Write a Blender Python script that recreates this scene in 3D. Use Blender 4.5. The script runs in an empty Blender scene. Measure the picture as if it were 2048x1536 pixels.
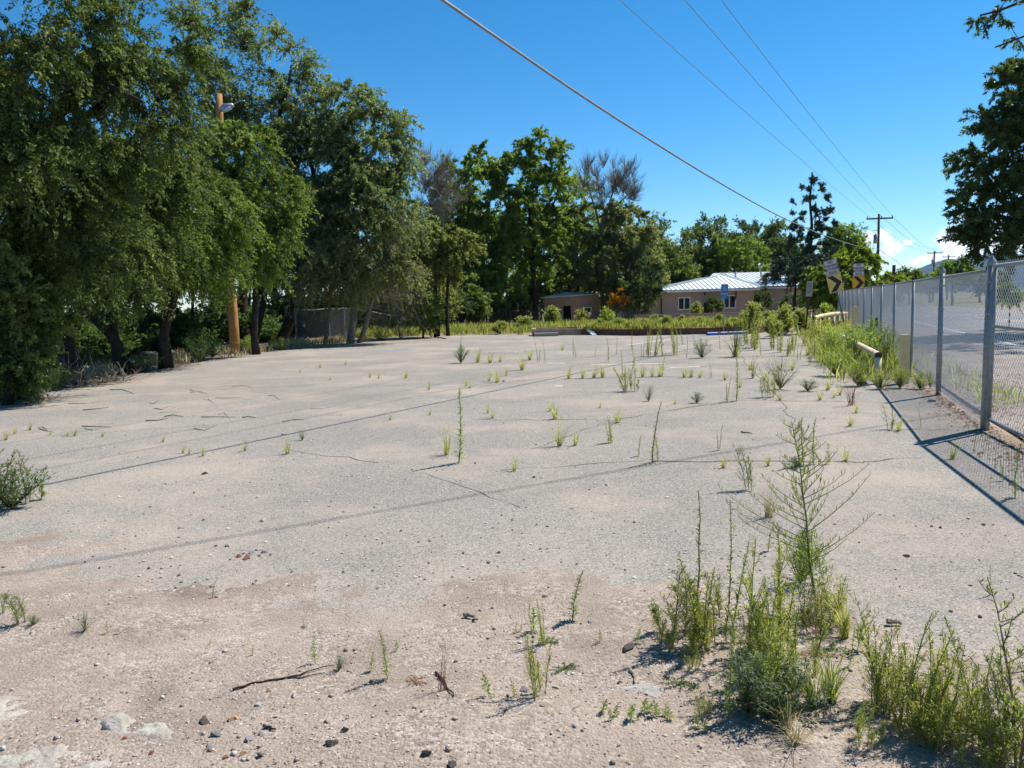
import bpy, bmesh, math, random, time
import numpy as np
from mathutils import Vector, Matrix, Quaternion
T0 = time.time()
random.seed(7)
RNG = np.random.default_rng(7)
S = bpy.context.scene
COL = S.collection
R = math.radians

# ------------------------------------------------------------------ camera, sky, sun, exposure
EYE = 1.55
F_PX, ROLL, PITCH = 1500.0, R(1.5), math.atan(160.6 / 1500)
cam_d = bpy.data.cameras.new('camera')
cam_d.sensor_width = 36; cam_d.lens = 36 * F_PX / 2048
cam_d.clip_start = 0.05; cam_d.clip_end = 60000
cam = bpy.data.objects.new('camera', cam_d); COL.objects.link(cam)
cp, sp, cr, sr = math.cos(PITCH), math.sin(PITCH), math.cos(ROLL), math.sin(ROLL)
R0 = Vector((1, 0, 0)); U0 = Vector((0, sp, cp)); FW = Vector((0, cp, -sp))
rx_, ux_ = R0 * cr - U0 * sr, R0 * sr + U0 * cr
cam.matrix_world = Matrix(((rx_.x, ux_.x, -FW.x, 0), (rx_.y, ux_.y, -FW.y, 0), (rx_.z, ux_.z, -FW.z, EYE), (0, 0, 0, 1)))
S.camera = cam

# ------------------------------------------------------------------ pixel of the photograph -> place in the world
def ray(px, py):
    X = (px - 1024) / F_PX; Y = (768 - py) / F_PX
    u = X * cr + Y * sr; v = -X * sr + Y * cr
    return u, cp + v * sp, -sp + v * cp
def W(px, py, z=0.0):
    d = ray(px, py); t = (z - EYE) / d[2]
    return Vector((d[0] * t, d[1] * t, z))
def D(px, py, y):
    d = ray(px, py); t = y / d[1]
    return Vector((d[0] * t, y, EYE + d[2] * t))

SUN_EL, SUN_AZ = R(54.4), R(58.0)          # azimuth from +Y towards +X
SUN = Vector((math.sin(SUN_AZ) * math.cos(SUN_EL), math.cos(SUN_AZ) * math.cos(SUN_EL), math.sin(SUN_EL)))
w = bpy.data.worlds.new('World'); S.world = w; w.use_nodes = True
nt = w.node_tree; nt.nodes.clear()
sky = nt.nodes.new('ShaderNodeTexSky'); sky.sky_type = 'NISHITA'; sky.sun_disc = False
sky.sun_elevation = SUN_EL; sky.sun_rotation = SUN_AZ
sky.altitude = 1800; sky.air_density = 1.0; sky.dust_density = 0.12; sky.ozone_density = 3.2
hs = nt.nodes.new('ShaderNodeHueSaturation'); hs.inputs['Saturation'].default_value = 1.36; hs.inputs['Value'].default_value = .80
bg = nt.nodes.new('ShaderNodeBackground'); bg.inputs['Strength'].default_value = 0.11
wo = nt.nodes.new('ShaderNodeOutputWorld')
hs.inputs['Hue'].default_value = .493
# fair-weather cumulus low round the whole horizon: puffs as soft discs of direction, broken up by noise
wl = nt.links.new
def wm(op, a, c=0.0, d=None):
    x = nt.nodes.new('ShaderNodeMath'); x.operation = op
    for i, v in enumerate((a, c) if d is None else (a, c, d)):
        if isinstance(v, (int, float)): x.inputs[i].default_value = v
        else: wl(v, x.inputs[i])
    return x.outputs[0]
wc = nt.nodes.new('ShaderNodeTexCoord'); wdir = wc.outputs['Generated']
def wnoise(sc, det):
    x = nt.nodes.new('ShaderNodeTexNoise'); x.inputs['Scale'].default_value = sc; x.inputs['Detail'].default_value = det; x.inputs['Roughness'].default_value = .62; wl(wdir, x.inputs['Vector']); return x
wn = wnoise(42, 9); wn2 = wnoise(120, 6)
PUFF = [(1738, 474, 15), (1760, 470, 16), (1728, 484, 9), (1774, 484, 12), (1769, 497, 10), (1787, 493, 14), (1797, 497, 10), (1780, 503, 11), (1885, 475, 15), (1903, 469, 15), (1920, 474, 16), (1937, 468, 18), (1895, 490, 17), (1922, 492, 18), (1950, 490, 24), (1915, 508, 17), (1940, 508, 18),
        (1832, 524, 8), (1846, 520, 10), (1862, 517, 11), (1878, 512, 12), (1892, 510, 12), (1812, 485, 5), (1820, 486, 4), (1980, 470, 24), (2040, 480, 26), (2120, 470, 30), (2200, 490, 26), (2300, 480, 30)]
PD = [(Vector(ray(px, py)).normalized(), r_ / F_PX) for px, py, r_ in PUFF]
wr = random.Random(4)
for k in range(26):                                # the same kind of cloud on round the horizon outside the picture
    az = R(75 + 240 * k / 26 + wr.uniform(-4, 4)); el = R(wr.uniform(2.5, 5.0))
    for j in range(2): PD.append((Vector((math.sin(az + j * .018) * math.cos(el), math.cos(az + j * .018) * math.cos(el), math.sin(el))), wr.uniform(.012, .024)))
fld = None
for dv, rad in PD:
    x = nt.nodes.new('ShaderNodeVectorMath'); x.operation = 'DISTANCE'; wl(wdir, x.inputs[0]); x.inputs[1].default_value = dv
    f_ = wm('MULTIPLY_ADD', x.outputs['Value'], -1 / rad, 1.0); fld = f_ if fld is None else wm('SMOOTH_MAX', fld, f_, .25)
edge = wm('ADD', fld, wm('MULTIPLY_ADD', wn.outputs[0], 2.6, -1.3)); edge = wm('ADD', edge, wm('MULTIPLY_ADD', wn2.outputs[0], .8, -.4))
cm = nt.nodes.new('ShaderNodeMapRange'); cm.interpolation_type = 'SMOOTHSTEP'; cm.inputs[1].default_value = -.12; cm.inputs[2].default_value = .5; wl(edge, cm.inputs[0])
cc = nt.nodes.new('ShaderNodeMapRange'); cc.inputs[1].default_value = .3; cc.inputs[2].default_value = .7; cc.inputs[3].default_value = 6.0; cc.inputs[4].default_value = 9.0; wl(wn2.outputs[0], cc.inputs[0])
cv = nt.nodes.new('ShaderNodeVectorMath'); cv.operation = 'SCALE'; cv.inputs[0].default_value = (.95, .98, 1.03); wl(cc.outputs[0], cv.inputs['Scale'])
wx = nt.nodes.new('ShaderNodeMix'); wx.data_type = 'RGBA'; wl(cm.outputs[0], wx.inputs[0]); wl(cv.outputs[0], wx.inputs[7])
wl(sky.outputs[0], hs.inputs['Color']); wl(hs.outputs[0], wx.inputs[6]); wl(wx.outputs[2], bg.inputs[0]); wl(bg.outputs[0], wo.inputs[0])
sl = bpy.data.lights.new('sun', 'SUN'); sl.energy = 4.6; sl.angle = R(0.53); sl.color = (1.0, 0.955, 0.89)
so = bpy.data.objects.new('sun', sl); COL.objects.link(so)
so.rotation_euler = (-SUN).to_track_quat('-Z', 'Y').to_euler(); so.location = (30, 20, 60)
S.view_settings.view_transform = 'Standard'; S.view_settings.look = 'None'
S.view_settings.gamma = 1.0; S.view_settings.exposure = 0.84; S.view_settings.use_curve_mapping = False
S.cycles.max_bounces = 6; S.cycles.diffuse_bounces = 4; S.cycles.glossy_bounces = 2; S.cycles.transmission_bounces = 4
S.cycles.transparent_max_bounces = 6; S.cycles.volume_bounces = 0; S.cycles.caustics_reflective = False; S.cycles.caustics_refractive = False

def sstep(a, b, x):
    t = np.clip((x - a) / (b - a), 0, 1); return t * t * (3 - 2 * t)
def hgt(x, y):
    x = np.asarray(x, float); y = np.asarray(y, float)
    left = -0.28 * sstep(-9.9, -15, x)
    far = -0.32 * sstep(40, 60, y) * sstep(24, 14, x - (y - 40) * .35)
    return left + far - 0.03
class VNoise:
    def __init__(s, seed, n=256): s.g = np.random.default_rng(seed).random((n, n)); s.n = n
    def one(s, x, y):
        xi = np.floor(x).astype(int); yi = np.floor(y).astype(int); fx = x - xi; fy = y - yi
        fx = fx * fx * (3 - 2 * fx); fy = fy * fy * (3 - 2 * fy); n = s.n
        g = lambda a, b: s.g[a % n, b % n]
        return (g(xi, yi) * (1 - fx) + g(xi + 1, yi) * fx) * (1 - fy) + (g(xi, yi + 1) * (1 - fx) + g(xi + 1, yi + 1) * fx) * fy
    def fbm(s, x, y, o=4):
        r = 0; a = .5; t = 0
        for k in range(o): r = r + a * s.one(x * 2 ** k + 17.3 * k, y * 2 ** k + 5.1 * k); t += a; a *= .5
        return r / t * 2 - 1

# ------------------------------------------------------------------ mesh helpers
class MB:
    def __init__(s): s.v = []; s.f = []
    def add(s, vs, fs):
        o = len(s.v); s.v.extend([tuple(v) for v in vs]); s.f.extend([tuple(i + o for i in f) for f in fs])
    def box(s, c, size, rot=None):
        x, y, z = [k / 2 for k in size]; c = Vector(c)
        vs = [Vector((a * x, b * y, e * z)) for e in (-1, 1) for a, b in ((-1, -1), (1, -1), (1, 1), (-1, 1))]
        if rot is not None: vs = [rot @ v for v in vs]
        s.add([v + c for v in vs], [(3, 2, 1, 0), (4, 5, 6, 7), (0, 1, 5, 4), (1, 2, 6, 5), (2, 3, 7, 6), (3, 0, 4, 7)])
    def tube(s, pts, rad, n=6, cap=True):
        pts = [Vector(p) for p in pts]
        if not hasattr(rad, '__len__'): rad = [rad] * len(pts)
        rings = []; prev = None
        for i, p in enumerate(pts):
            t = (pts[min(i + 1, len(pts) - 1)] - pts[max(i - 1, 0)])
            t = t.normalized() if t.length > 1e-9 else Vector((0, 0, 1))
            if prev is None: a = t.orthogonal().normalized()
            else:
                a = prev - t * prev.dot(t); a = a.normalized() if a.length > 1e-6 else t.orthogonal().normalized()
            prev = a; b = t.cross(a)
            rings.append([p + (a * math.cos(k * 2 * math.pi / n) + b * math.sin(k * 2 * math.pi / n)) * rad[i] for k in range(n)])
        o = len(s.v)
        for r_ in rings: s.v.extend([tuple(v) for v in r_])
        for i in range(len(pts) - 1):
            for k in range(n):
                s.f.append((o + i * n + k, o + i * n + (k + 1) % n, o + (i + 1) * n + (k + 1) % n, o + (i + 1) * n + k))
        if cap:
            s.f.append(tuple(o + k for k in range(n))[::-1]); e = o + (len(pts) - 1) * n; s.f.append(tuple(e + k for k in range(n)))
    def prism(s, poly, z0, z1):                   # xy polygon extruded
        n = len(poly); s.add([(p[0], p[1], z0) for p in poly] + [(p[0], p[1], z1) for p in poly],
              [tuple(range(n))[::-1], tuple(range(n, 2 * n))] + [(i, (i + 1) % n, n + (i + 1) % n, n + i) for i in range(n)])
    def mesh(s, name, m, smooth=False):
        me = bpy.data.meshes.new(name); me.from_pydata(s.v, [], s.f); me.update()
        if m: me.materials.append(m)
        if smooth: me.polygons.foreach_set('use_smooth', [True] * len(me.polygons))
        return me
    def build(s, name, m, parent=None, smooth=False): return link(name, s.mesh(name, m, smooth), parent)
def link(name, me, parent=None):
    o = bpy.data.objects.new(name, me); COL.objects.link(o)
    if parent: o.parent = parent
    return o
def tag(o, label=None, cat=None, group=None, kind=None):
    if label: o['label'] = label
    if cat: o['category'] = cat
    if group: o['group'] = group
    if kind: o['kind'] = kind
    return o
def thing(name, label, cat, loc=(0, 0, 0), rz=0, group=None):
    o = bpy.data.objects.new(name, None); COL.objects.link(o); o.location = loc; o.rotation_euler = (0, 0, rz)
    o.empty_display_size = .1
    return tag(o, label, cat, group)
def np_mesh(name, verts, quads, m, rnd=None, smooth=False):      # verts (N,3) quads (M,k)
    me = bpy.data.meshes.new(name); k = quads.shape[1]
    me.vertices.add(len(verts)); me.vertices.foreach_set('co', np.ascontiguousarray(verts, np.float32).ravel())
    me.loops.add(quads.size); me.loops.foreach_set('vertex_index', np.ascontiguousarray(quads, np.int32).ravel())
    me.polygons.add(len(quads)); me.polygons.foreach_set('loop_start', np.arange(0, quads.size, k, dtype=np.int32))
    me.polygons.foreach_set('loop_total', np.full(len(quads), k, np.int32))
    if smooth: me.polygons.foreach_set('use_smooth', np.ones(len(quads), bool))
    if rnd is not None:
        a = me.attributes.new('rnd', 'FLOAT', 'FACE'); a.data.foreach_set('value', np.ascontiguousarray(rnd, np.float32))
    if m: me.materials.append(m)
    me.update(calc_edges=True); return me
def unit(a): return a / np.maximum(np.linalg.norm(a, axis=-1, keepdims=True), 1e-9)

# ------------------------------------------------------------------ materials
def mat(name):
    m = bpy.data.materials.new(name); m.use_nodes = True; n = m.node_tree
    return m, n, n.nodes['Principled BSDF'], n.nodes['Material Output']
def nd(n, t, **kw):
    x = n.nodes.new(t)
    for k, v in kw.items():
        if k in x.inputs: x.inputs[k].default_value = v
        else: setattr(x, k, v)
    return x
def ramp(n, stops, interp='LINEAR'):
    r = n.nodes.new('ShaderNodeValToRGB'); r.color_ramp.interpolation = interp
    while len(r.color_ramp.elements) < len(stops): r.color_ramp.elements.new(.5)
    for e, (p, c) in zip(r.color_ramp.elements, stops): e.position = p; e.color = (*c, 1) if len(c) == 3 else c
    return r
def simple(name, c1, c2=None, scale=8, rough=.7, metal=0, bump=0, spec=.5, bscale=None, detail=4):
    m, n, b, o = mat(name); L = n.links.new
    b.inputs['Roughness'].default_value = rough; b.inputs['Metallic'].default_value = metal; b.inputs['Specular IOR Level'].default_value = spec
    tc = nd(n, 'ShaderNodeTexCoord')
    nz = nd(n, 'ShaderNodeTexNoise', Scale=scale, Detail=detail); L(tc.outputs['Object'], nz.inputs['Vector'])
    r = ramp(n, [(.3, c1), (.7, c2 or c1)]); L(nz.outputs[0], r.inputs[0]); L(r.outputs[0], b.inputs['Base Color'])
    if bump:
        n2 = nd(n, 'ShaderNodeTexNoise', Scale=bscale or scale * 4, Detail=5); L(tc.outputs['Object'], n2.inputs['Vector'])
        bp = nd(n, 'ShaderNodeBump', Strength=bump, Distance=.02); L(n2.outputs[0], bp.inputs['Height']); L(bp.outputs[0], b.inputs['Normal'])
    return m
def leafmat(name, cols, trans=.35, rough=.5, tint=(1.65, 1.7, .8), spec=.22, objvar=0.0):
    m, n, b, o = mat(name); L = n.links.new
    at = nd(n, 'ShaderNodeAttribute'); at.attribute_name = 'rnd'
    r = ramp(n, [(i / (len(cols) - 1), c) for i, c in enumerate(cols)]); L(at.outputs['Fac'], r.inputs[0])
    col = r.outputs[0]
    if objvar:
        oi = nd(n, 'ShaderNodeObjectInfo'); mr = nd(n, 'ShaderNodeMapRange'); mr.inputs[3].default_value = .5 - objvar; mr.inputs[4].default_value = .5 + objvar
        L(oi.outputs['Random'], mr.inputs[0]); h = nd(n, 'ShaderNodeHueSaturation'); L(mr.outputs[0], h.inputs['Hue']); L(col, h.inputs['Color']); col = h.outputs[0]
    L(col, b.inputs['Base Color']); b.inputs['Roughness'].default_value = rough; b.inputs['Specular IOR Level'].default_value = spec
    mu = nd(n, 'ShaderNodeMix'); mu.data_type = 'RGBA'; mu.blend_type = 'MULTIPLY'; mu.inputs[0].default_value = 1
    L(col, mu.inputs[6]); mu.inputs[7].default_value = (*tint, 1)
    tr = nd(n, 'ShaderNodeBsdfTranslucent'); L(mu.outputs[2], tr.inputs[0])
    mx = nd(n, 'ShaderNodeMixShader'); mx.inputs[0].default_value = trans
    L(b.outputs[0], mx.inputs[1]); L(tr.outputs[0], mx.inputs[2]); L(mx.outputs[0], o.inputs[0])
    return m

def ground_mat(name, kind):
    m, n, b, o = mat(name); L = n.links.new
    b.inputs['Roughness'].default_value = .95; b.inputs['Specular IOR Level'].default_value = .15
    g = nd(n, 'ShaderNodeNewGeometry'); P = g.outputs['Position']
    def noise(sc, det=5, rough=.55):
        x = nd(n, 'ShaderNodeTexNoise', Scale=sc, Detail=det, Roughness=rough); L(P, x.inputs['Vector']); return x.outputs[0]
    def mix(f, a, c):
        x = nd(n, 'ShaderNodeMix'); x.data_type = 'RGBA'
        for s_, v in ((0, f), (6, a), (7, c)):
            if isinstance(v, tuple): x.inputs[s_].default_value = (*v, 1)
            elif isinstance(v, float): x.inputs[s_].default_value = v
            else: L(v, x.inputs[s_])
        return x.outputs[2]
    def rmp(v, lo, hi, to0=0., to1=1.):
        x = nd(n, 'ShaderNodeMapRange'); x.inputs[1].default_value = lo; x.inputs[2].default_value = hi; x.inputs[3].default_value = to0; x.inputs[4].default_value = to1
        L(v, x.inputs[0]); return x.outputs[0]
    def mth(op, a, c):
        x = nd(n, 'ShaderNodeMath'); x.operation = op
        for i, v in enumerate((a, c)):
            if isinstance(v, (int, float)): x.inputs[i].default_value = v
            else: L(v, x.inputs[i])
        return x.outputs[0]
    vo = nd(n, 'ShaderNodeTexVoronoi', Scale=125.0 if kind == 'asphalt' else 70.0); L(P, vo.inputs['Vector'])
    vs = nd(n, 'ShaderNodeSeparateColor'); L(vo.outputs['Color'], vs.inputs[0])
    if kind == 'asphalt':
        base = ramp(n, [(0, (.13, .12, .107)), (.4, (.225, .21, .189)), (.8, (.295, .275, .248)), (1, (.40, .372, .335))]); L(vs.outputs[0], base.inputs[0])
        cell = base.outputs[0]
        tone = ramp(n, [(.3, (.87, .86, .85)), (.7, (1.1, 1.08, 1.04))]); L(noise(.35, 6), tone.inputs[0])
        mu = nd(n, 'ShaderNodeMix'); mu.data_type = 'RGBA'; mu.blend_type = 'MULTIPLY'; mu.inputs[0].default_value = 1; L(cell, mu.inputs[6]); L(tone.outputs[0], mu.inputs[7])
        col = mu.outputs[2]
        dust = rmp(noise(.5, 8, .66), .48, .62)
        sand = ramp(n, [(.3, (.36, .29, .228)), (.7, (.46, .375, .30))]); L(noise(40, 4), sand.inputs[0])
        fine = rmp(noise(30, 3), .3, .7, .35, 1.0); sxy = nd(n, 'ShaderNodeSeparateXYZ'); L(P, sxy.inputs[0])
        drift = mth('MULTIPLY', rmp(mth('ADD', sxy.outputs[1], mth('MULTIPLY', sxy.outputs[0], .2)), 5.7, 3.6), rmp(noise(1.6, 7, .65), .38, .6)); dust = mth('MAXIMUM', dust, mth('MULTIPLY', drift, 1.0))
        col = mix(mth('MULTIPLY', mth('MULTIPLY', dust, fine), .68), col, sand.outputs[0])
        stain = rmp(noise(1.3, 5, .6), .62, .75)
        col = mix(mth('MULTIPLY', stain, .3), col, (.16, .15, .14))
    elif kind == 'dirt':
        d1 = ramp(n, [(.25, (.165, .126, .097)), (.5, (.268, .214, .17)), (.78, (.39, .322, .262))]); L(noise(1.1, 8, .62), d1.inputs[0])
        peb = ramp(n, [(0, (.13, .105, .085)), (.5, (.30, .25, .21)), (1, (.52, .46, .40))]); L(vs.outputs[0], peb.inputs[0])
        col = mix(rmp(noise(4, 5), .4, .65, .12, .6), d1.outputs[0], peb.outputs[0])
        damp = rmp(noise(.9, 7, .62), .545, .66)
        col = mix(mth('MULTIPLY', damp, .6), col, (.13, .095, .075))
    elif kind == 'road':
        base = ramp(n, [(0, (.10, .10, .10)), (.5, (.2, .2, .198)), (1, (.36, .355, .35))]); L(vs.outputs[0], base.inputs[0])
        tone = ramp(n, [(.3, (.8, .8, .8)), (.7, (1.25, 1.22, 1.18))]); L(noise(.25, 6), tone.inputs[0])
        mu = nd(n, 'ShaderNodeMix'); mu.data_type = 'RGBA'; mu.blend_type = 'MULTIPLY'; mu.inputs[0].default_value = 1; L(base.outputs[0], mu.inputs[6]); L(tone.outputs[0], mu.inputs[7]); col = mu.outputs[2]
    else:                                           # wild ground
        d1 = ramp(n, [(.25, (.20, .155, .115)), (.5, (.33, .262, .205)), (.8, (.46, .38, .31))]); L(noise(.5, 8, .6), d1.inputs[0])
        gr = ramp(n, [(.3, (.10, .11, .045)), (.7, (.21, .19, .09))]); L(noise(7, 5), gr.inputs[0])
        sep = nd(n, 'ShaderNodeSeparateXYZ'); L(P, sep.inputs[0])
        far = rmp(sep.outputs[1], 45., 90.)
        f = mth('MAXIMUM', mth('MULTIPLY', rmp(noise(.3, 6), .5, .62), .55), mth('MULTIPLY', far, .85))
        col = mix(f, d1.outputs[0], gr.outputs[0])
        wood = rmp(sep.outputs[0], -9.6, -11.5); litter_shade = mth('MULTIPLY', wood, rmp(noise(.45, 5), .44, .6, 1.0, .5))
        col = mix(mth('MULTIPLY', litter_shade, .9), col, (.075, .055, .04))  # leaf litter under the trees, darkened further to stand in for their shade
    L(col, b.inputs['Base Color'])
    bp = nd(n, 'ShaderNodeBump', Strength=.4 if kind == 'asphalt' else (.55 if kind != 'road' else .3), Distance=.012)
    hsum = mth('ADD', mth('MULTIPLY', vo.outputs['Distance'], -.9), mth('MULTIPLY', noise(130, 3), .7))
    L(hsum, bp.inputs['Height']); L(bp.outputs[0], b.inputs['Normal'])
    return m

M = {}
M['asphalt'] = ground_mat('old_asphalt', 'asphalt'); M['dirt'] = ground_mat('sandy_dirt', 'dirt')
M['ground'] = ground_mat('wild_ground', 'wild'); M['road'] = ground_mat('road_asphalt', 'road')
M['bark'] = simple('bark', (.022, .017, .013), (.055, .045, .036), 9, .95, bump=.6, spec=.1)
M['greybark'] = simple('grey_bark', (.12, .105, .09), (.22, .195, .17), 9, .95, bump=.4, spec=.1)
M['drywood'] = simple('dry_twigs', (.20, .155, .115), (.36, .30, .24), 14, .9, spec=.1)
M['galv'] = simple('galvanised_steel', (.22, .235, .235), (.30, .31, .31), 20, .5, .35, spec=.4)
M['wire'] = simple('galvanised_wire', (.62, .63, .64), (.72, .73, .74), 20, .34, .45)
M['dullwire'] = simple('dull_wire', (.16, .16, .165), (.26, .26, .26), 20, .6, .5)
M['rust'] = simple('rust_cap', (.03, .025, .022), (.09, .05, .03), 12, .8)
M['black'] = simple('black_rubber', (.015, .015, .016), (.03, .03, .03), 5, .6)
M['cream'] = simple('cream_yellow_paint', (.56, .43, .20), (.66, .53, .28), 6, .55, bump=.1)
def pipe_mat():
    m, n, b, o = mat('peeling_cream_paint'); L = n.links.new
    tc = nd(n, 'ShaderNodeTexCoord'); nz = nd(n, 'ShaderNodeTexNoise', Scale=7.0, Detail=7); L(tc.outputs['Object'], nz.inputs['Vector'])
    r = ramp(n, [(.36, (.11, .045, .02)), (.42, (.58, .46, .25)), (.6, (.64, .53, .32)), (.75, (.52, .40, .19))]); L(nz.outputs[0], r.inputs[0])
    L(r.outputs[0], b.inputs['Base Color']); b.inputs['Roughness'].default_value = .65; return m
M['pipe'] = pipe_mat()
M['polewood'] = simple('light_pole_wood', (.27, .135, .045), (.40, .215, .085), 5, .85, bump=.3, spec=.2)
M['darkpole'] = simple('weathered_pole_wood', (.05, .036, .028), (.10, .075, .06), 6, .9, bump=.3, spec=.2)
M['stucco'] = simple('tan_pink_stucco', (.45, .325, .25), (.50, .365, .285), 3, .95, bump=.25, bscale=70, spec=.1)
M['shedstucco'] = simple('brown_stucco', (.40, .235, .15), (.46, .28, .185), 3, .95, bump=.25, bscale=60, spec=.1)
M['metalroof'] = simple('white_metal_roof', (.56, .61, .62), (.63, .675, .68), 2, .5, .05)
M['white'] = simple('white_paint', (.74, .74, .72), (.82, .82, .80), 5, .5)
M['glass'] = simple('dark_window_glass', (.012, .014, .018), (.02, .022, .026), 2, .12, spec=.25)
M['interior_shade'] = simple('painted_interior_shade', (.01, .009, .008), (.016, .014, .012), 2, .9)
M['brownmetal'] = simple('brown_downspout', (.09, .04, .025), (.13, .06, .04), 4, .5)
M['concrete'] = simple('old_concrete', (.34, .31, .27), (.46, .43, .385), 5, .95, bump=.5, spec=.15)
M['planter'] = simple('planter_concrete', (.30, .21, .15), (.40, .30, .225), 4, .95, bump=.4, spec=.1)
M['paleconc'] = simple('pale_concrete', (.27, .24, .20), (.42, .385, .335), 9, .95, bump=.9, bscale=30, spec=.1, detail=9)
M['sandstone'] = simple('sandstone_block', (.30, .18, .12), (.42, .29, .21), 5, .95, bump=.5)
M['redwall'] = simple('dark_red_earth_wall', (.10, .045, .03), (.17, .085, .06), 5, .95, bump=.5)
M['blue'] = simple('blue_paint', (.02, .085, .36), (.035, .13, .46), 5, .55)
M['signblue'] = simple('sign_blue', (.012, .16, .42), (.016, .18, .46), 4, .4)
M['signwhite'] = simple('sign_white', (.62, .60, .62), (.70, .68, .70), 4, .45)
M['signyellow'] = simple('faded_sign_yellow', (.72, .52, .13), (.78, .58, .18), 4, .45)
M['signorange'] = simple('sign_amber', (.74, .36, .015), (.78, .40, .02), 4, .45)
M['signblack'] = simple('sign_black', (.008, .008, .012), (.012, .012, .016), 4, .5)
M['greysign'] = simple('weathered_grey_sign', (.30, .29, .27), (.40, .39, .36), 9, .6)
M['steelpost'] = simple('green_steel_post', (.10, .125, .12), (.16, .18, .17), 9, .5, .4)
M['cable'] = simple('pale_cable', (.16, .16, .16), (.24, .24, .24), 4, .5, .2)
M['wirethin'] = simple('dark_power_line', (.12, .13, .15), (.16, .17, .19), 4, .5, .2)
M['lampgrey'] = simple('lamp_grey', (.25, .27, .30), (.32, .34, .37), 4, .4, .4)
M['lampglass'] = simple('lamp_lens', (.55, .57, .58), (.65, .67, .68), 4, .2)
M['linepaint'] = simple('worn_white_paint', (.48, .46, .43), (.66, .65, .62), 18, .9)
M['crack'] = simple('crack_filled_with_soil', (.10, .085, .07), (.17, .145, .12), 12, 1., spec=.05)
M['stonegrey'] = simple('grey_stone', (.20, .185, .17), (.36, .335, .31), 30, .95, bump=.6, bscale=60)
M['stonepale'] = simple('pale_stone', (.36, .32, .28), (.50, .46, .42), 30, .95, bump=.5, bscale=60)
M['stonedark'] = simple('dark_clod', (.11, .086, .068), (.24, .19, .15), 30, .98, bump=.9, bscale=60)
M['stoneorange'] = simple('orange_stone', (.36, .20, .11), (.48, .31, .19), 40, .95, bump=.5, bscale=60)
M['stonered'] = simple('red_brown_stone', (.17, .06, .035), (.25, .10, .06), 40, .95, bump=.5, bscale=60)
M['asphaltlump'] = simple('asphalt_lump', (.012, .012, .012), (.04, .04, .04), 40, .9, bump=.8, bscale=60)
M['hill'] = simple('forested_mountain', (.02, .032, .022), (.04, .05, .035), .004, 1., spec=0, detail=8)
# foliage
M['elm'] = leafmat('elm_leaves', [(.032,.05,.016),(.075,.11,.032),(.13,.17,.055),(.22,.255,.11)], .50)
M['elmlight'] = leafmat('bright_elm_leaves', [(.045,.075,.018),(.09,.14,.03),(.155,.21,.05),(.24,.28,.10)], .50)
M['elmblue'] = leafmat('grey_green_elm_leaves', [(.05,.075,.034),(.11,.15,.066),(.175,.215,.10),(.26,.29,.16)], .50)
M['olive'] = leafmat('olive_leaves', [(.08,.10,.03),(.145,.165,.05),(.21,.225,.08),(.28,.28,.13)], .50)
M['cotton'] = leafmat('cottonwood_leaves', [(.055,.09,.022),(.115,.175,.036),(.18,.25,.052),(.27,.32,.09)], .50)
M['brownish'] = leafmat('thin_brown_green_leaves', [(.075,.09,.034),(.14,.155,.06),(.195,.205,.085),(.25,.25,.12)], .40)
M['conifer'] = leafmat('conifer_needles', [(0.018, 0.036, 0.021), (0.033, 0.060, 0.033), (0.060, 0.090, 0.053), (0.090, 0.120, 0.075)], .12)
M['ailan'] = leafmat('yellow_green_leaves', [(0.068, 0.101, 0.016), (0.121, 0.169, 0.024), (0.189, 0.236, 0.041), (0.257, 0.290, 0.068)], .50)
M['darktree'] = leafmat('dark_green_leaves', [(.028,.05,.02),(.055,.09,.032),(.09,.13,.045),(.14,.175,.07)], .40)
M['orangeleaf'] = leafmat('orange_blossom', [(.40, .17, .01), (.58, .27, .015), (.66, .36, .03)], .35, tint=(1.1, 1.0, .8))
OV = .012
M['weed'] = leafmat('weed_green', [(.09,.125,.03),(.15,.20,.05),(.22,.275,.075),(.32,.36,.12)], .55, objvar=OV, spec=.2)
M['weedyel'] = leafmat('weed_yellow_green', [(.16,.18,.04),(.25,.275,.06),(.35,.37,.10),(.46,.46,.17)], .55, objvar=OV, spec=.2)
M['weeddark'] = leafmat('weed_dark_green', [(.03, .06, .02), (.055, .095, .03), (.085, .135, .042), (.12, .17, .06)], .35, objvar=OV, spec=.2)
M['weedblue'] = leafmat('weed_grey_green', [(.06, .09, .05), (.10, .14, .08), (.15, .19, .115), (.21, .25, .16)], .3, objvar=OV, spec=.2)
M['bedgrass'] = leafmat('bed_weeds', [(.12,.14,.04),(.20,.225,.065),(.29,.31,.10),(.41,.41,.17)], .4, spec=.2)
M['drygrass'] = leafmat('dry_grass', [(.22, .17, .08), (.33, .27, .13), (.42, .35, .19), (.52, .45, .27)], .3, objvar=OV, spec=.2, tint=(1.1, 1.05, .8))
M['tuft'] = leafmat('grass_tuft', [(.17,.18,.065),(.25,.265,.09),(.34,.34,.14),(.46,.42,.22)], .55, objvar=OV, spec=.2)
M['redgrass'] = leafmat('reddish_dry_stalk', [(.20, .08, .05), (.28, .14, .09), (.36, .22, .15)], .2, objvar=OV, tint=(1.1, 1., .9))
M['stem'] = simple('weed_stem', (.14, .16, .06), (.22, .22, .10), 20, .7, spec=.2)
M['stemred'] = simple('weed_stem_reddish', (.17, .10, .06), (.26, .18, .11), 20, .7, spec=.2)

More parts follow.
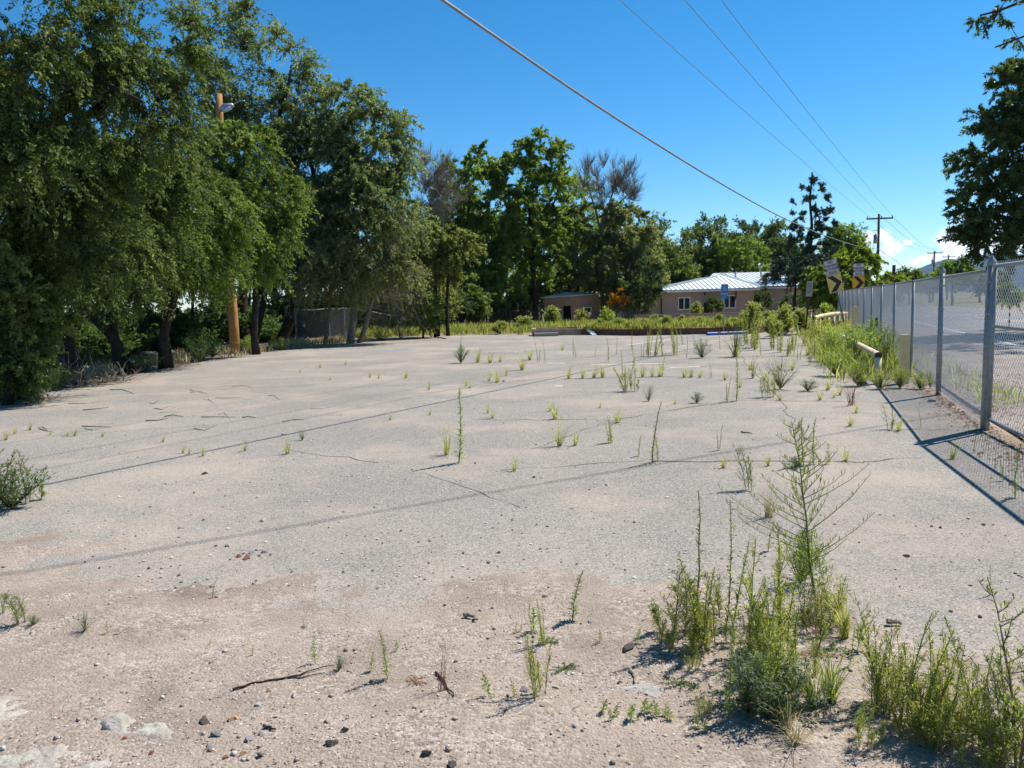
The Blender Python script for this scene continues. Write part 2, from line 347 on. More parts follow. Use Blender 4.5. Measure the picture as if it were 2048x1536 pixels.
# ------------------------------------------------------------------ the ground and everything flat on it
VN = VNoise(3)
def grid_mesh(xs, ys, zf, m, name):
    X, Y = np.meshgrid(xs, ys); Z = zf(X, Y); nx, ny = len(xs), len(ys)
    v = np.stack([X, Y, Z], -1).reshape(-1, 3); i = np.arange(nx * ny).reshape(ny, nx)
    q = np.stack([i[:-1, :-1], i[:-1, 1:], i[1:, 1:], i[1:, :-1]], -1).reshape(-1, 4)
    return np_mesh(name, v, q, m, smooth=True)
def geo(a, b, n): return list(np.geomspace(a, b, n))
xs = np.array(sorted(set([-x for x in geo(30, 14000, 22)] + list(np.arange(-29, 30, .6)) + geo(30, 14000, 22))))
ys = np.array(sorted(set([-x for x in geo(6, 14000, 16)] + list(np.arange(-5, 66, .7)) + geo(66, 14000, 26))))
def zground(X, Y):
    z = hgt(X, Y); near = sstep(300, 20, np.hypot(X, Y))
    inlot = (sstep(-10.6, -9.6, X) * sstep(40, 38.5, Y) * sstep(0, 1.2, 5.3 + (Y - 8.31) * .392 - X + .4))
    return z + VN.fbm(X * .6, Y * .6) * .05 * near * (1 - inlot) + np.where(inlot > .01, -.02 * inlot, 0)
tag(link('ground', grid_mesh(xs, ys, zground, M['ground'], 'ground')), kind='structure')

FX = lambda y: 5.3 + (y - 8.31) * .3925            # the fence line
def jitter_poly(pts, step, amp, rnd):
    out = []
    for i, p in enumerate(pts):
        q = pts[(i + 1) % len(pts)]; n = max(1, int(math.hypot(q[0] - p[0], q[1] - p[1]) / step))
        for k in range(n):
            t = k / n; out.append((p[0] + (q[0] - p[0]) * t + rnd.uniform(-amp, amp), p[1] + (q[1] - p[1]) * t + rnd.uniform(-amp, amp)))
    return out
rnd = random.Random(5)
lot = jitter_poly([(-6, 1.0), (4.1, 1.0), (FX(5) + .1, 5), (FX(8.3) + .1, 8.3), (FX(20) - .3, 20), (FX(31) - 1.5, 31), (10.2, 31.9), (8, 32.9), (5.5, 33.0), (3.4, 35.2), (1.2, 36.3), (-.5, 38.2),
                   (-3.9, 38.4), (-2.9, 34.8), (-5.2, 32.2), (-6.8, 30.6), (-8.9, 28.5), (-9.7, 25), (-9.75, 19.5), (-9.55, 14), (-9.3, 9)], .35, .09, rnd)
mb = MB(); mb.prism(lot, -.05, 0.0); tag(mb.build('asphalt_lot', M['asphalt']), kind='structure')

# foreground dirt drift: a height field that rises out of the asphalt
xs = np.arange(-4.6, 5.2, .036); ys = np.arange(1.4, 7.2, .036)
def dirt_h(X, Y):
    yb = 3.95 - .2 * X + .55 * np.sin(X * 1.7 + .6) * .5 - .35 * sstep(1.0, 2.2, X)
    a = np.clip((yb - Y) * .045, -.09, .03)
    a = a + VN.fbm(X * .9 + 40, Y * .9) * .03 + VN.fbm(X * 3, Y * 3 + 9) * .014 + VN.fbm(X * 11, Y * 11, 3) * .006
    a = a + .045 * np.exp(-(((X + .35) / .55) ** 2 + ((Y - 2.5) / .35) ** 2)) + .03 * np.exp(-(((X - .75) / .4) ** 2 + ((Y - 3.05) / .3) ** 2))
    return a + VN.fbm(X * 40, Y * 40, 2) * .0035
def dirt_z(x, y): return max(0.0, float(dirt_h(np.array([float(x)]), np.array([float(y)]))[0])) if (-4.6 < x < 5.1 and 1.4 < y < 7.1) else 0.0
tag(link('sandy_dirt', grid_mesh(xs, ys, dirt_h, M['dirt'], 'sandy_dirt')), kind='structure')

# road beyond the fence, side road behind the trees
fd = Vector((.3654, .9309, 0)); fn = Vector((fd.y, -fd.x, 0))
def strip(name, a, b, off0, off1, z, m, step=20):
    mb = MB(); n = max(1, int((b - a) / step)); P0 = Vector((5.3, 8.31, 0)); vs = []
    for i in range(n + 1):
        s = a + (b - a) * i / n; vs += [P0 + fd * s + fn * off0 + Vector((0, 0, z)), P0 + fd * s + fn * off1 + Vector((0, 0, z))]
    mb.add(vs, [(2 * i, 2 * i + 1, 2 * i + 3, 2 * i + 2) for i in range(n)]); return tag(mb.build(name, m), kind='structure')
strip('gravel_shoulder', -25, 220, .25, 3.4, 0.0, M['dirt'])
strip('road', -25, 260, 3.1, 12.5, .012, M['road'])
strip('road_edge_line', -25, 200, 3.6, 3.72, .017, M['linepaint'])
strip('road_center_line', -25, 200, 8.0, 8.12, .017, M['signorange'])
mb = MB(); mb.add([(-19, 12, -.27), (-15.2, 12, -.27), (-13.2, 42, -.27), (-17.5, 42, -.27)], [(0, 1, 2, 3)]); tag(mb.build('side_road', M['road']), kind='structure')

# cracks in the asphalt, as thin soil-filled ribbons
def crack_pts(p, q, n, amp, rr):
    out = []
    for i in range(n + 1):
        t = i / n; x = p[0] + (q[0] - p[0]) * t; y = p[1] + (q[1] - p[1]) * t
        out.append(Vector((x + rr.uniform(-amp, amp), y + rr.uniform(-amp, amp), .004)))
    return out
mb = MB(); rr = random.Random(11)
def crack(pts, w):
    vs = []
    for i, p in enumerate(pts):
        t = (pts[min(i + 1, len(pts) - 1)] - pts[max(0, i - 1)]).normalized(); nrm = Vector((-t.y, t.x, 0)); ww = w * rr.uniform(.25, 1)
        vs += [p + nrm * ww, p - nrm * ww]
    mb.add(vs, [(2 * i, 2 * i + 1, 2 * i + 3, 2 * i + 2) for i in range(len(pts) - 1)])
CR = [((1130, 758), (1420, 752), .02), ((700, 775), (1130, 758), .012), ((940, 840), (1220, 840), .012), ((1220, 842), (1420, 808), .012), ((1300, 922), (1720, 925), .014), ((1720, 925), (1840, 915), .012),
      ((1180, 715), (1700, 712), .03), ((880, 730), (1180, 715), .018), ((820, 790), (1100, 755), .01), ((1000, 690), (1600, 690), .03), ((1450, 800), (1760, 805), .014), ((1030, 745), (1560, 728), .016),
      ((560, 900), (760, 925), .008), ((1000, 940), (1300, 922), .008), ((1770, 860), (1900, 860), .01), ((200, 790), (640, 770), .014), ((1220, 842), (1060, 900), .007), ((1480, 712), (1560, 800), .01),
      ((1560, 800), (1640, 925), .008), ((120, 872), (420, 850), .008)]
for a, b_, ww in CR:
    p, q = W(*a), W(*b_); crack(crack_pts(p, q, max(6, int((q - p).length / .22)), .05, rr), ww)
for _ in range(12):                                # fine wandering cracks
    x, y = rr.uniform(-8.5, 8), rr.uniform(5, 30); an = rr.choice((0, 0, 1.57, .4, -.4)) + rr.uniform(-.3, .3); pts = []
    for k in range(rr.randint(8, 26)):
        if not (-9 < x < FX(y) - .6): break
        pts.append(Vector((x, y, .004))); an += rr.uniform(-.35, .35); x += math.cos(an) * .2; y += math.sin(an) * .2
    if len(pts) > 4: crack(pts, rr.uniform(.003, .0055))
tag(mb.build('pavement_cracks', M['crack']), kind='structure')
mb = MB(); mb.prism(jitter_poly([(-9.0, 32.5), (-6.9, 30.7), (-5.2, 32.4), (-3.2, 35), (-4.2, 38.4), (-6.3, 40.5), (-7.6, 37)], .4, .15, rnd), -.06, -.006); tag(mb.build('bare_sand', M['dirt']), kind='structure')
# worn parking-bay lines
mb = MB()
for a, b_, ww in (((1255, 690), (1345, 678), .05), (((1180, 729), (1330, 727), .05)), ((1095, 727), (1130, 726), .05), ((1340, 735), (1400, 733), .05), ((1110, 772), (1125, 772), .05), ((1370, 686), (1440, 681), .05), ((1300, 703), (1380, 700), .06)):
    p, q = W(*a, .005), W(*b_, .005); t = (q - p).normalized(); nr = Vector((-t.y, t.x, 0)) * ww
    mb.add([p + nr, p - nr, q - nr, q + nr], [(0, 1, 2, 3)])
tag(mb.build('worn_painted_lines', M['linepaint']), kind='structure')

# ------------------------------------------------------------------ mountain
xs = np.linspace(2600, 9500, 110); ys = np.linspace(6000, 9600, 60)
def mz(X, Y):
    px = 1024 + X / 8000 * 1500
    ridge = np.interp(px, [1500, 1700, 1790, 1850, 1895, 1925, 1990, 2080, 2200, 2400, 2800], [0, 60, 165, 300, 384, 350, 420, 360, 430, 300, 60])
    fall = np.clip(1 - np.abs(Y - 8000) / 1900, 0, 1) ** 1.1
    return ridge * fall * (1 + .25 * VN.fbm(X / 500, Y / 500, 5) * (1 - fall * .7)) - 4 + 22 * VN.fbm(X / 220, Y / 220, 4) * fall * (1 - fall)
tag(link('mountain', grid_mesh(xs, ys, mz, M['hill'], 'mountain')), kind='structure')

# ------------------------------------------------------------------ trees
def leaves_np(P, A, L, Wd, rng, rnd, flat=.0):
    """diamond leaves at P along A; returns verts, quads"""
    n = len(P); rv = unit(rng.normal(size=(n, 3))); B = unit(np.cross(A, rv)); Nn = np.cross(A, B)
    L = L * rng.uniform(.7, 1.3, (n, 1)); Wd = Wd * rng.uniform(.75, 1.25, (n, 1))
    if flat:
        v = np.stack([P + B * Wd * .55, P + A * L, P - B * Wd * .55], 1).reshape(-1, 3); return v, np.arange(3 * n).reshape(n, 3), rnd
    mid = P + A * L * .45 + Nn * L * .06
    v = np.stack([P, mid + B * Wd * .5, P + A * L, mid - B * Wd * .5], 1).reshape(-1, 3)
    return v, np.arange(4 * n).reshape(n, 4), rnd
def twigs_np(a, b, c, r0):
    """three-sided two-segment twigs through a, b, c"""
    n = len(a); pts = np.stack([a, b, c], 1); t = unit(c - a); e = unit(np.cross(t, np.array([.31, .17, .93]))); f = np.cross(t, e)
    vs = np.zeros((n, 9, 3))
    for i, sc in enumerate((1, .7, .3)):
        for k in range(3):
            an = k * 2.0944; vs[:, i * 3 + k] = pts[:, i] + (e * math.cos(an) + f * math.sin(an)) * (r0 * sc)
    q = []
    for i in range(2):
        for k in range(3): q.append([i * 3 + k, i * 3 + (k + 1) % 3, (i + 1) * 3 + (k + 1) % 3, (i + 1) * 3 + k])
    q = np.array(q)[None] + (np.arange(n) * 9)[:, None, None]
    return vs.reshape(-1, 3), q.reshape(-1, 4)
NLEAF = 0
def tree(name, label, trunks, blobs, leaf, n_leaf, m, bark='bark', cat='tree', group=None, seed=1, droop=.35, spray=1.0, upness=.35, ncl=120, wide=.5, twig_r=.008, k=9, shell=.6, bare=None):
    """trunks: [(radius, [(px,py,depth)...])], blobs: [(px,py,depth,rx_px,ry_px)]"""
    global NLEAF
    spray *= .78; rng = np.random.default_rng(seed); mb = MB(); N = []; NR = []
    base = None
    for ti, (r0, pl) in enumerate(trunks):
        pts = [D(*p) for p in pl]
        if pl[0][1] > 560 and abs(pts[0].z) < 3: pts[0].z = float(hgt(pts[0].x, pts[0].y)) - .1
        if base is None: base = pts[0].copy()
        fine = []
        for i in range(len(pts) - 1):
            ns = max(2, int((pts[i + 1] - pts[i]).length / .6))
            for j in range(ns): fine.append(pts[i].lerp(pts[i + 1], j / ns))
        fine.append(pts[-1]); nn = len(fine); ph = rng.uniform(0, 6)
        for i in range(1, nn): fine[i] = fine[i] + Vector((math.sin(i * .9 + ph), math.cos(i * .7 + ph), 0)) * min(r0 * .35, .08)
        rad = [r0 * (1 - .72 * i / nn) * (1.25 if i == 0 and ti == 0 else 1) for i in range(nn)]
        mb.tube(fine, [q_ * .8 for q_ in rad], 8)
        for p, r_ in list(zip(fine, rad))[max(1, nn // 4):]: N.append(p); NR.append(r_)
    cs = []; outs = []
    tot = sum(b[3] * b[4] for b in blobs)
    for b in blobs:
        c = np.array(D(b[0], b[1], b[2])); sc = b[2] / F_PX; rad = np.array([b[3] * sc, min(b[3] * sc, b[4] * sc * 1.3) * (b[5] if len(b) > 5 else .9), b[4] * sc])
        nc = max(2, int(ncl * b[3] * b[4] / tot)); dvec = unit(rng.normal(size=(nc, 3))); rr_ = rng.uniform(shell ** 3, 1, (nc, 1)) ** (1 / 3)
        cs.append(c + dvec * rad * rr_); outs.append(dvec)
    cs = np.concatenate(cs); outs = np.concatenate(outs)
    order = np.argsort(np.linalg.norm(cs - np.array(N).mean(0), axis=1))
    cap = len(cs) * 5 + len(N); NP = np.zeros((cap, 3)); NPR = np.zeros(cap); nn = len(N); NP[:nn] = np.array(N); NPR[:nn] = NR
    for ci in order:
        c = cs[ci]; dv = c - NP[:nn]; cost = np.linalg.norm(dv, axis=1) + 1.1 * np.maximum(0, -dv[:, 2] + .1) ; j = int(np.argmin(cost))
        p = NP[j]; ln = np.linalg.norm(c - p)
        if ln < .05: continue
        r0 = min(NPR[j] * .7, .012 + .014 * ln); up = np.array([0, 0, .22 * ln]) ; m1 = p + (c - p) * .5 + up * .7 + rng.normal(size=3) * .05 * ln
        pts = []
        for t in (0, .25, .5, .75, 1): pts.append(p * (1 - t) ** 2 + 2 * m1 * t * (1 - t) + c * t * t + (rng.normal(size=3) * .025 * ln if 0 < t < 1 else 0))
        rs = [r0 * (1 - .75 * t) + .003 for t in (0, .25, .5, .75, 1)]
        mb.tube(pts, rs, 6 if r0 > .05 else 4, cap=False)
        for q_, r_ in zip(pts[1:], rs[1:]): NP[nn] = q_; NPR[nn] = r_; nn += 1
    root = thing(name, label, cat, base, 0, group)
    def local(me, nm, par):
        o = link(nm, me, par); o.matrix_parent_inverse = Matrix.Translation(-base); return o
    # twigs and leaves
    nt_ = len(cs) * k; c_ = np.repeat(cs, k, 0); o_ = np.repeat(outs, k, 0)
    dirs = unit(unit(rng.normal(size=(nt_, 3))) + o_ * .55 + np.array([0, 0, upness])); Ls = spray * rng.uniform(.45, 1.25, (nt_, 1))
    e = c_ + dirs * Ls; e[:, 2] -= (droop * Ls ** 1.3)[:, 0] ; mid = c_ + dirs * Ls * .55; mid[:, 2] -= (droop * .2 * Ls)[:, 0]
    tv, tq = twigs_np(c_, mid, e, twig_r)
    tm = np_mesh('twigs', tv, tq, M[bark]); lm = mb.mesh('trunk', M[bark], True)
    local(lm, 'trunk', root); local(tm, 'twigs', root)['kind'] = 'stuff'
    if bare is not None:                         # a second generation of bare twigs
        nb = nt_ * bare; ti = rng.integers(0, nt_, nb); t = rng.uniform(.2, 1, (nb, 1)); a = c_[ti] + (e[ti] - c_[ti]) * t
        d2 = unit(dirs[ti] + rng.normal(size=(nb, 3)) * .45 + np.array([0, 0, upness])); l2 = spray * rng.uniform(.3, .9, (nb, 1))
        v2, q2 = twigs_np(a, a + d2 * l2 * .5, a + d2 * l2 + np.array([0, 0, .05]), twig_r * .7)
        local(np_mesh('fine_twigs', v2, q2, M[bark]), 'fine_twigs', root)['kind'] = 'stuff'
    if n_leaf:
        li = rng.integers(0, nt_, n_leaf); t = rng.uniform(0.08, 1, (n_leaf, 1)) ** .8
        P = (c_[li] * (1 - t) ** 2 + 2 * mid[li] * t * (1 - t) + e[li] * t * t) + rng.normal(size=(n_leaf, 3)) * spray * (.04 if cat == 'tree' and droop > .25 else .07)
        A = unit(dirs[li] * .6 + rng.normal(size=(n_leaf, 3)) * .8 + np.array([0, 0, -droop * 1.2]))
        cl = rng.uniform(0, 1, len(cs)); cl = np.repeat(cl, k)[li]
        rn = np.clip(.58 * cl + .40 * rng.uniform(0, 1, n_leaf) + .01, 0, 1)
        v, q, r_ = leaves_np(P, A, leaf, leaf * wide, rng, rn, flat=1); NLEAF += n_leaf
        local(np_mesh('crown', v, q, M[m], r_), 'crown', root)
    return root
LT = 'trees along the left edge of the lot'
K = 1000
tree('elm_tree', 'large elm whose leafy boughs hang over the top left corner of the lot', [(.30, [(15, 800, 14), (25, 640, 14), (50, 480, 14.3), (90, 250, 14.6), (160, 150, 14.8)]), (.14, [(50, 480, 14.3), (160, 250, 14.5), (300, 130, 15)]), (.12, [(60, 420, 14.3), (-60, 250, 14), (-120, 120, 14)]), (.1, [(90, 250, 14.6), (200, 160, 13.6), (290, 205, 13.2)])],
     [(70, 70, 14, 190, 150), (250, 80, 14.5, 120, 120), (310, 190, 14.2, 65, 75), (90, 330, 13.6, 150, 120), (40, 220, 13, 110, 140), (140, 450, 14.2, 130, 90), (20, 450, 13.6, 100, 110), (-100, 200, 14, 130, 200)], 0.066, 162 * K, 'elm', seed=2, ncl=207, k=13, wide=.55, spray=1.02, droop=0.67)
tree('elm_tree', 'young elm in front with leaves reaching the ground at the left edge', [(.1, [(10, 800, 13.2), (30, 700, 13.3), (60, 600, 13.6)])],
     [(25, 690, 13.3, 60, 85), (90, 610, 14.2, 70, 60), (10, 620, 13.2, 70, 80), (70, 745, 13.6, 50, 35)], 0.060, 35 * K, 'elm', seed=3, ncl=63, k=13, wide=.55, spray=0.60)
tree('elm_tree', 'elm leaning left with a thick dark trunk behind the dead brush', [(.26, [(150, 752, 17.5), (118, 660, 17.5), (75, 540, 17.6), (60, 420, 17.6)]), (.12, [(118, 660, 17.5), (190, 520, 18), (260, 400, 18)])],
     [(220, 400, 17.5, 120, 110), (270, 510, 17.5, 100, 80), (150, 440, 17.3, 110, 100), (330, 330, 18, 80, 70), (90, 500, 18.5, 100, 50)], 0.074, 83 * K, 'elm', seed=4, ncl=126, k=13, wide=.55, spray=1.08, droop=0.72)
tree('elm_tree', 'elm forking low into two leaning black trunks', [(.2, [(262, 735, 20), (232, 690, 20), (185, 640, 20), (140, 590, 20), (120, 470, 20.5)]), (.17, [(236, 700, 20.1), (222, 630, 20.2), (225, 540, 20.5), (260, 430, 21)])],
     [(240, 495, 21, 120, 75), (150, 530, 21.5, 90, 45), (290, 430, 21, 100, 90), (300, 530, 22, 70, 40), (80, 560, 22, 60, 30)], 0.078, 56 * K, 'elm', seed=5, ncl=99, k=13, wide=.55, spray=1.08)
tree('elm_tree', 'elm with an upright bent trunk and low leaf skirt beside the lamp pole', [(.2, [(330, 728, 21), (334, 660, 21), (345, 590, 21), (375, 510, 21.3), (390, 400, 21.5)]), (.1, [(337, 650, 21), (322, 560, 21.2), (300, 470, 21.5)])],
     [(390, 440, 21.5, 95, 100), (415, 500, 22.5, 55, 55), (345, 480, 20.6, 70, 55), (310, 470, 20.5, 70, 70), (330, 380, 20.5, 60, 60)], 0.078, 101 * K, 'elmlight', seed=6, ncl=153, k=13, wide=.55, spray=1.02, droop=0.77)
tree('elm_tree', 'bright green elm crown wrapped round the wooden lamp pole', [(.17, [(512, 690, 26.5), (510, 600, 26.5), (500, 480, 26.3), (480, 330, 26)]), (.1, [(505, 560, 26.5), (545, 450, 26.3), (550, 360, 26.2)])],
     [(470, 330, 26, 80, 70), (500, 430, 26, 90, 80), (540, 380, 26.3, 50, 70), (430, 400, 25.5, 80, 80), (490, 490, 26, 70, 50), (545, 500, 26.5, 45, 45), (425, 520, 26, 36, 50), (490, 290, 26, 50, 40)], 0.092, 101 * K, 'elmlight', seed=7, ncl=153, k=13, wide=.55, spray=1.08, droop=0.62)
tree('elm_tree', 'tall elm with open grey green top against the sky', [(.34, [(490, 690, 35), (485, 500, 35), (470, 300, 35), (440, 120, 35)]), (.2, [(480, 400, 35), (560, 240, 35), (580, 130, 35)]), (.14, [(520, 310, 35), (620, 270, 35), (690, 230, 35)]), (.12, [(470, 300, 35), (410, 180, 35), (390, 60, 35)])],
     [(430, 90, 35, 65, 85), (420, 190, 35, 60, 60), (560, 130, 35, 55, 65), (590, 200, 35, 50, 60), (510, 60, 35, 40, 40), (490, 180, 35, 40, 45), (530, 260, 35, 90, 50), (430, 280, 35, 60, 60)], .125, 42 * K, 'elmblue', seed=8, ncl=120, k=13, spray=1.38, droop=.4)
tree('elm_tree', 'broad round grey green elm forming the right shoulder of the left wood', [(.34, [(560, 690, 34), (600, 560, 34), (650, 420, 34), (700, 300, 34)]), (.2, [(600, 560, 34), (690, 470, 34), (770, 380, 34)]), (.16, [(650, 420, 34), (620, 320, 34), (630, 230, 34)]), (.22, [(505, 660, 33), (530, 560, 33), (545, 440, 33.5)])],
     [(690, 240, 34, 70, 75), (640, 330, 34, 70, 80), (740, 300, 34, 70, 85), (780, 390, 34, 50, 80), (700, 400, 33, 90, 80), (620, 430, 33, 70, 70), (590, 300, 34, 50, 70), (800, 290, 34.5, 30, 50), (720, 190, 34.5, 40, 30)], .125, 92 * K, 'elmblue', seed=9, ncl=190, k=13, spray=1.32, droop=.55, shell=.55)
tree('elm_tree', 'drooping olive brown elm boughs over the broken chain link fence', [(.2, [(700, 680, 33), (705, 590, 33), (720, 480, 33)]), (.16, [(715, 660, 33.4), (760, 560, 33), (770, 470, 33)]), (.12, [(650, 680, 33.2), (660, 580, 33.2), (655, 480, 33)])],
     [(660, 500, 32.4, 80, 60), (740, 490, 32.4, 80, 60), (800, 480, 32.6, 45, 70), (610, 540, 32, 60, 40), (700, 545, 32, 80, 36), (790, 545, 32, 40, 45), (580, 480, 32, 40, 60)], .115, 44 * K, 'brownish', bark='greybark', seed=10, ncl=130, spray=1.2, droop=.75, k=14)
tree('elm_tree', 'small rounded olive tree standing clear at the end of the left wood', [(.18, [(872, 640, 38), (872, 560, 38), (878, 500, 38)]), (.14, [(895, 640, 38.3), (895, 560, 38), (905, 500, 38)])],
     [(880, 500, 38, 62, 45), (915, 490, 38, 38, 38), (850, 480, 38, 40, 45), (870, 545, 38, 45, 30)], .125, 44 * K, 'olive', seed=11, ncl=70, spray=.9, droop=.6)
tree('leafy_bush', 'bright green bush at the foot of the wood beside the fallen fence panel', [(.06, [(845, 650, 36.5), (845, 600, 36.5)])], [(845, 610, 36.5, 26, 36), (825, 590, 36.8, 25, 40), (858, 630, 36.4, 20, 24)], .11, 13 * K, 'elmlight', cat='bush', seed=12, ncl=36, spray=.6, droop=.2)
tree('dead_branch_pile', 'grey brown heap of drooping dead branches leaning on the fence', [(.05, [(800, 655, 36), (790, 600, 36), (780, 560, 36)])], [(800, 610, 36, 38, 40), (770, 590, 36, 30, 30)], .09, 900, 'brownish', bark='greybark', cat='dead branches', seed=13, ncl=36, spray=1.0, droop=1.1, bare=3, k=12)
# second row of the wood, dark behind the first
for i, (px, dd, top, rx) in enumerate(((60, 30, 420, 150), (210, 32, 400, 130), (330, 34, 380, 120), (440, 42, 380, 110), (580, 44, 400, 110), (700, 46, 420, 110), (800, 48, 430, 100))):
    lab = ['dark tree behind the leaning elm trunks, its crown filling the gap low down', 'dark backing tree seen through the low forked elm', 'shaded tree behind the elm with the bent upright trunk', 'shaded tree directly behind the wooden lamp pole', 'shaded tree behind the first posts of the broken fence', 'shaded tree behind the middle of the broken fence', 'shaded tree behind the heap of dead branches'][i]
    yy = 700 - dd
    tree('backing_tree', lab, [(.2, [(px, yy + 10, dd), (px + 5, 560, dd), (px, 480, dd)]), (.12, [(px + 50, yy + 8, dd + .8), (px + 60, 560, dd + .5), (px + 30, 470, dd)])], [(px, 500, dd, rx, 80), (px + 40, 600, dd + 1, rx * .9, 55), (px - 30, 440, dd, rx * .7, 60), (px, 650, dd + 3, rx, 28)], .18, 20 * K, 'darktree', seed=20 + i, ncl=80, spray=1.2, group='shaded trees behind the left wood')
# middle distance
tree('cottonwood_tree', 'tall bright green cottonwood rising highest in the middle of the picture', [(.3, [(1070, 640, 60.0), (1068, 560, 60.0), (1060, 460, 60.0), (1065, 340, 60.0)]), (.15, [(1066, 500, 60.0), (1110, 400, 60.0), (1125, 330, 60.0)]), (.14, [(1066, 520, 60.0), (1020, 440, 60.0), (1000, 370, 60.0)])],
     [(1062, 310, 60.0, 32, 46), (1120, 325, 60.0, 28, 44), (1090, 380, 60.0, 45, 45), (1050, 440, 59.0, 55, 50), (1110, 450, 59.5, 40, 50), (1010, 420, 59.5, 45, 50), (1040, 530, 59.0, 55, 32), (1080, 300, 60.0, 30, 30), (1075, 490, 58.5, 55, 40)], .20, 60 * K, 'cotton', seed=31, ncl=130, spray=1.3, droop=.3, k=10)
tree('cottonwood_tree', 'green cottonwood with curved black trunk left of the tallest one', [(.26, [(940, 640, 59.0), (938, 520, 59.0), (932, 440, 59.0), (945, 370, 59.0)]), (.14, [(936, 470, 59.0), (975, 420, 59.0), (990, 350, 59.0)])],
     [(920, 325, 59.0, 38, 34), (970, 320, 59.0, 45, 30), (955, 370, 59.0, 45, 38), (1000, 340, 59.0, 30, 32), (985, 470, 58.0, 45, 50), (950, 560, 58.0, 60, 45), (1000, 560, 58.0, 55, 45), (905, 430, 59.0, 30, 45), (960, 605, 58, 48, 30), (910, 540, 59, 35, 50)], .20, 56 * K, 'cotton', seed=32, ncl=110, spray=1.2, droop=.35)
tree('bare_tree', 'grey leafless tree poking up behind the olive tree', [(.16, [(890, 620, 53), (888, 480, 53), (880, 400, 53)])], [(872, 350, 53, 26, 42), (888, 400, 53, 32, 40), (862, 400, 53, 25, 50)], .1, 1500, 'brownish', bark='greybark', seed=33, ncl=60, spray=1.2, droop=0, upness=.7, bare=5, twig_r=.014)
tree('elm_tree', 'elm with a fan of bare dead branches on top beside the cottonwood', [(.3, [(1205, 630, 62.0), (1205, 530, 62.0), (1205, 430, 62.0)]), (.13, [(1205, 480, 62.0), (1185, 400, 62.0), (1172, 350, 62.0)]), (.13, [(1205, 450, 62.0), (1225, 390, 62.0), (1235, 345, 62.0)]), (.1, [(1215, 430, 62.0), (1255, 390, 62.0), (1275, 370, 62.0)])],
     [(1190, 440, 62.0, 55, 40), (1250, 450, 62.0, 50, 40), (1280, 500, 62.0, 35, 50), (1210, 520, 61.0, 75, 50), (1260, 570, 61.0, 50, 35), (1170, 500, 61.5, 40, 60), (1150, 430, 62.5, 30, 40), (1215, 575, 62.0, 45, 22)], .20, 62 * K, 'brownish', bark='greybark', seed=34, ncl=130, spray=1.3, droop=.5, k=11)
tree('bare_tree', 'purple grey dead crown standing above the brownish elm', [(.2, [(1215, 620, 63.0), (1215, 470, 63.0), (1212, 420, 63.0)])], [(1180, 365, 63.0, 24, 36), (1215, 360, 63.0, 28, 34), (1250, 375, 63.0, 26, 34), (1230, 400, 63.0, 40, 30), (1285, 545, 61.5, 22, 40)], .1, 1200, 'brownish', bark='greybark', seed=35, ncl=80, spray=1.25, droop=-.1, upness=.9, bare=5, twig_r=.016)
tree('leafy_bush', 'dark green tangle of shrubs between the elm and the pink house', [(.08, [(1290, 640, 56), (1290, 590, 56)])], [(1285, 590, 58, 30, 30), (1300, 560, 58, 22, 40), (1262, 585, 58, 30, 25), (1170, 570, 65, 45, 20), (1110, 570, 65, 50, 26), (1080, 585, 65, 35, 35)], .18, 18 * K, 'darktree', cat='bush', seed=36, ncl=70, spray=1.0)
tree('leafy_bush', 'light olive thicket behind the left fence of sticks', [(.08, [(1010, 640, 55), (1010, 590, 55)])], [(990, 590, 57, 55, 25), (930, 600, 57, 55, 25), (1050, 575, 64, 30, 34)], .18, 22 * K, 'olive', cat='bush', seed=37, ncl=50, spray=.9)
tree('flowering_bush', 'orange flowering creeper over the stick fence beside the shed', [(.04, [(1238, 640, 57), (1238, 600, 57)])], [(1238, 592, 57, 12, 13), (1248, 600, 57, 8, 10), (1228, 604, 57, 10, 8)], .16, 750, 'orangeleaf', cat='flower bush', seed=38, ncl=16, spray=.4)
for i, (px, py, dd, rx, ry, mm, lab) in enumerate(((860, 590, 46, 40, 40, 'olive', 'olive bush under the small rounded olive tree'), (925, 590, 54, 45, 42, 'elm', 'dark green bush filling the foot of the left cottonwood'), (1010, 600, 62, 40, 38, 'elm', 'green bush at the stick fence between the two cottonwoods'), (1065, 560, 64, 40, 40, 'cotton', 'bright green bush directly beyond the shed roof, left of its stove pipe'), (1150, 555, 66, 45, 36, 'elm', 'dark green bush directly beyond the shed roof'), (780, 590, 42, 40, 40, 'elmblue', 'grey green bush under the drooping olive brown boughs'), (1310, 590, 64, 26, 36, 'elm', 'green bush touching the left end of the house'), (960, 540, 60, 50, 50, 'cotton', 'fresh green low crown between the olive tree and the left cottonwood'))):
    tree('leafy_bush', lab, [(.06, [(px, 640, dd), (px, py, dd)])], [(px, py, dd, rx, ry), (px - rx * .5, py + ry * .4, dd, rx * .7, ry * .6), (px + rx * .5, py + ry * .4, dd, rx * .7, ry * .6)], .22, 8 * K, mm, cat='bush', seed=140 + i, ncl=50, spray=1.0, droop=.2)
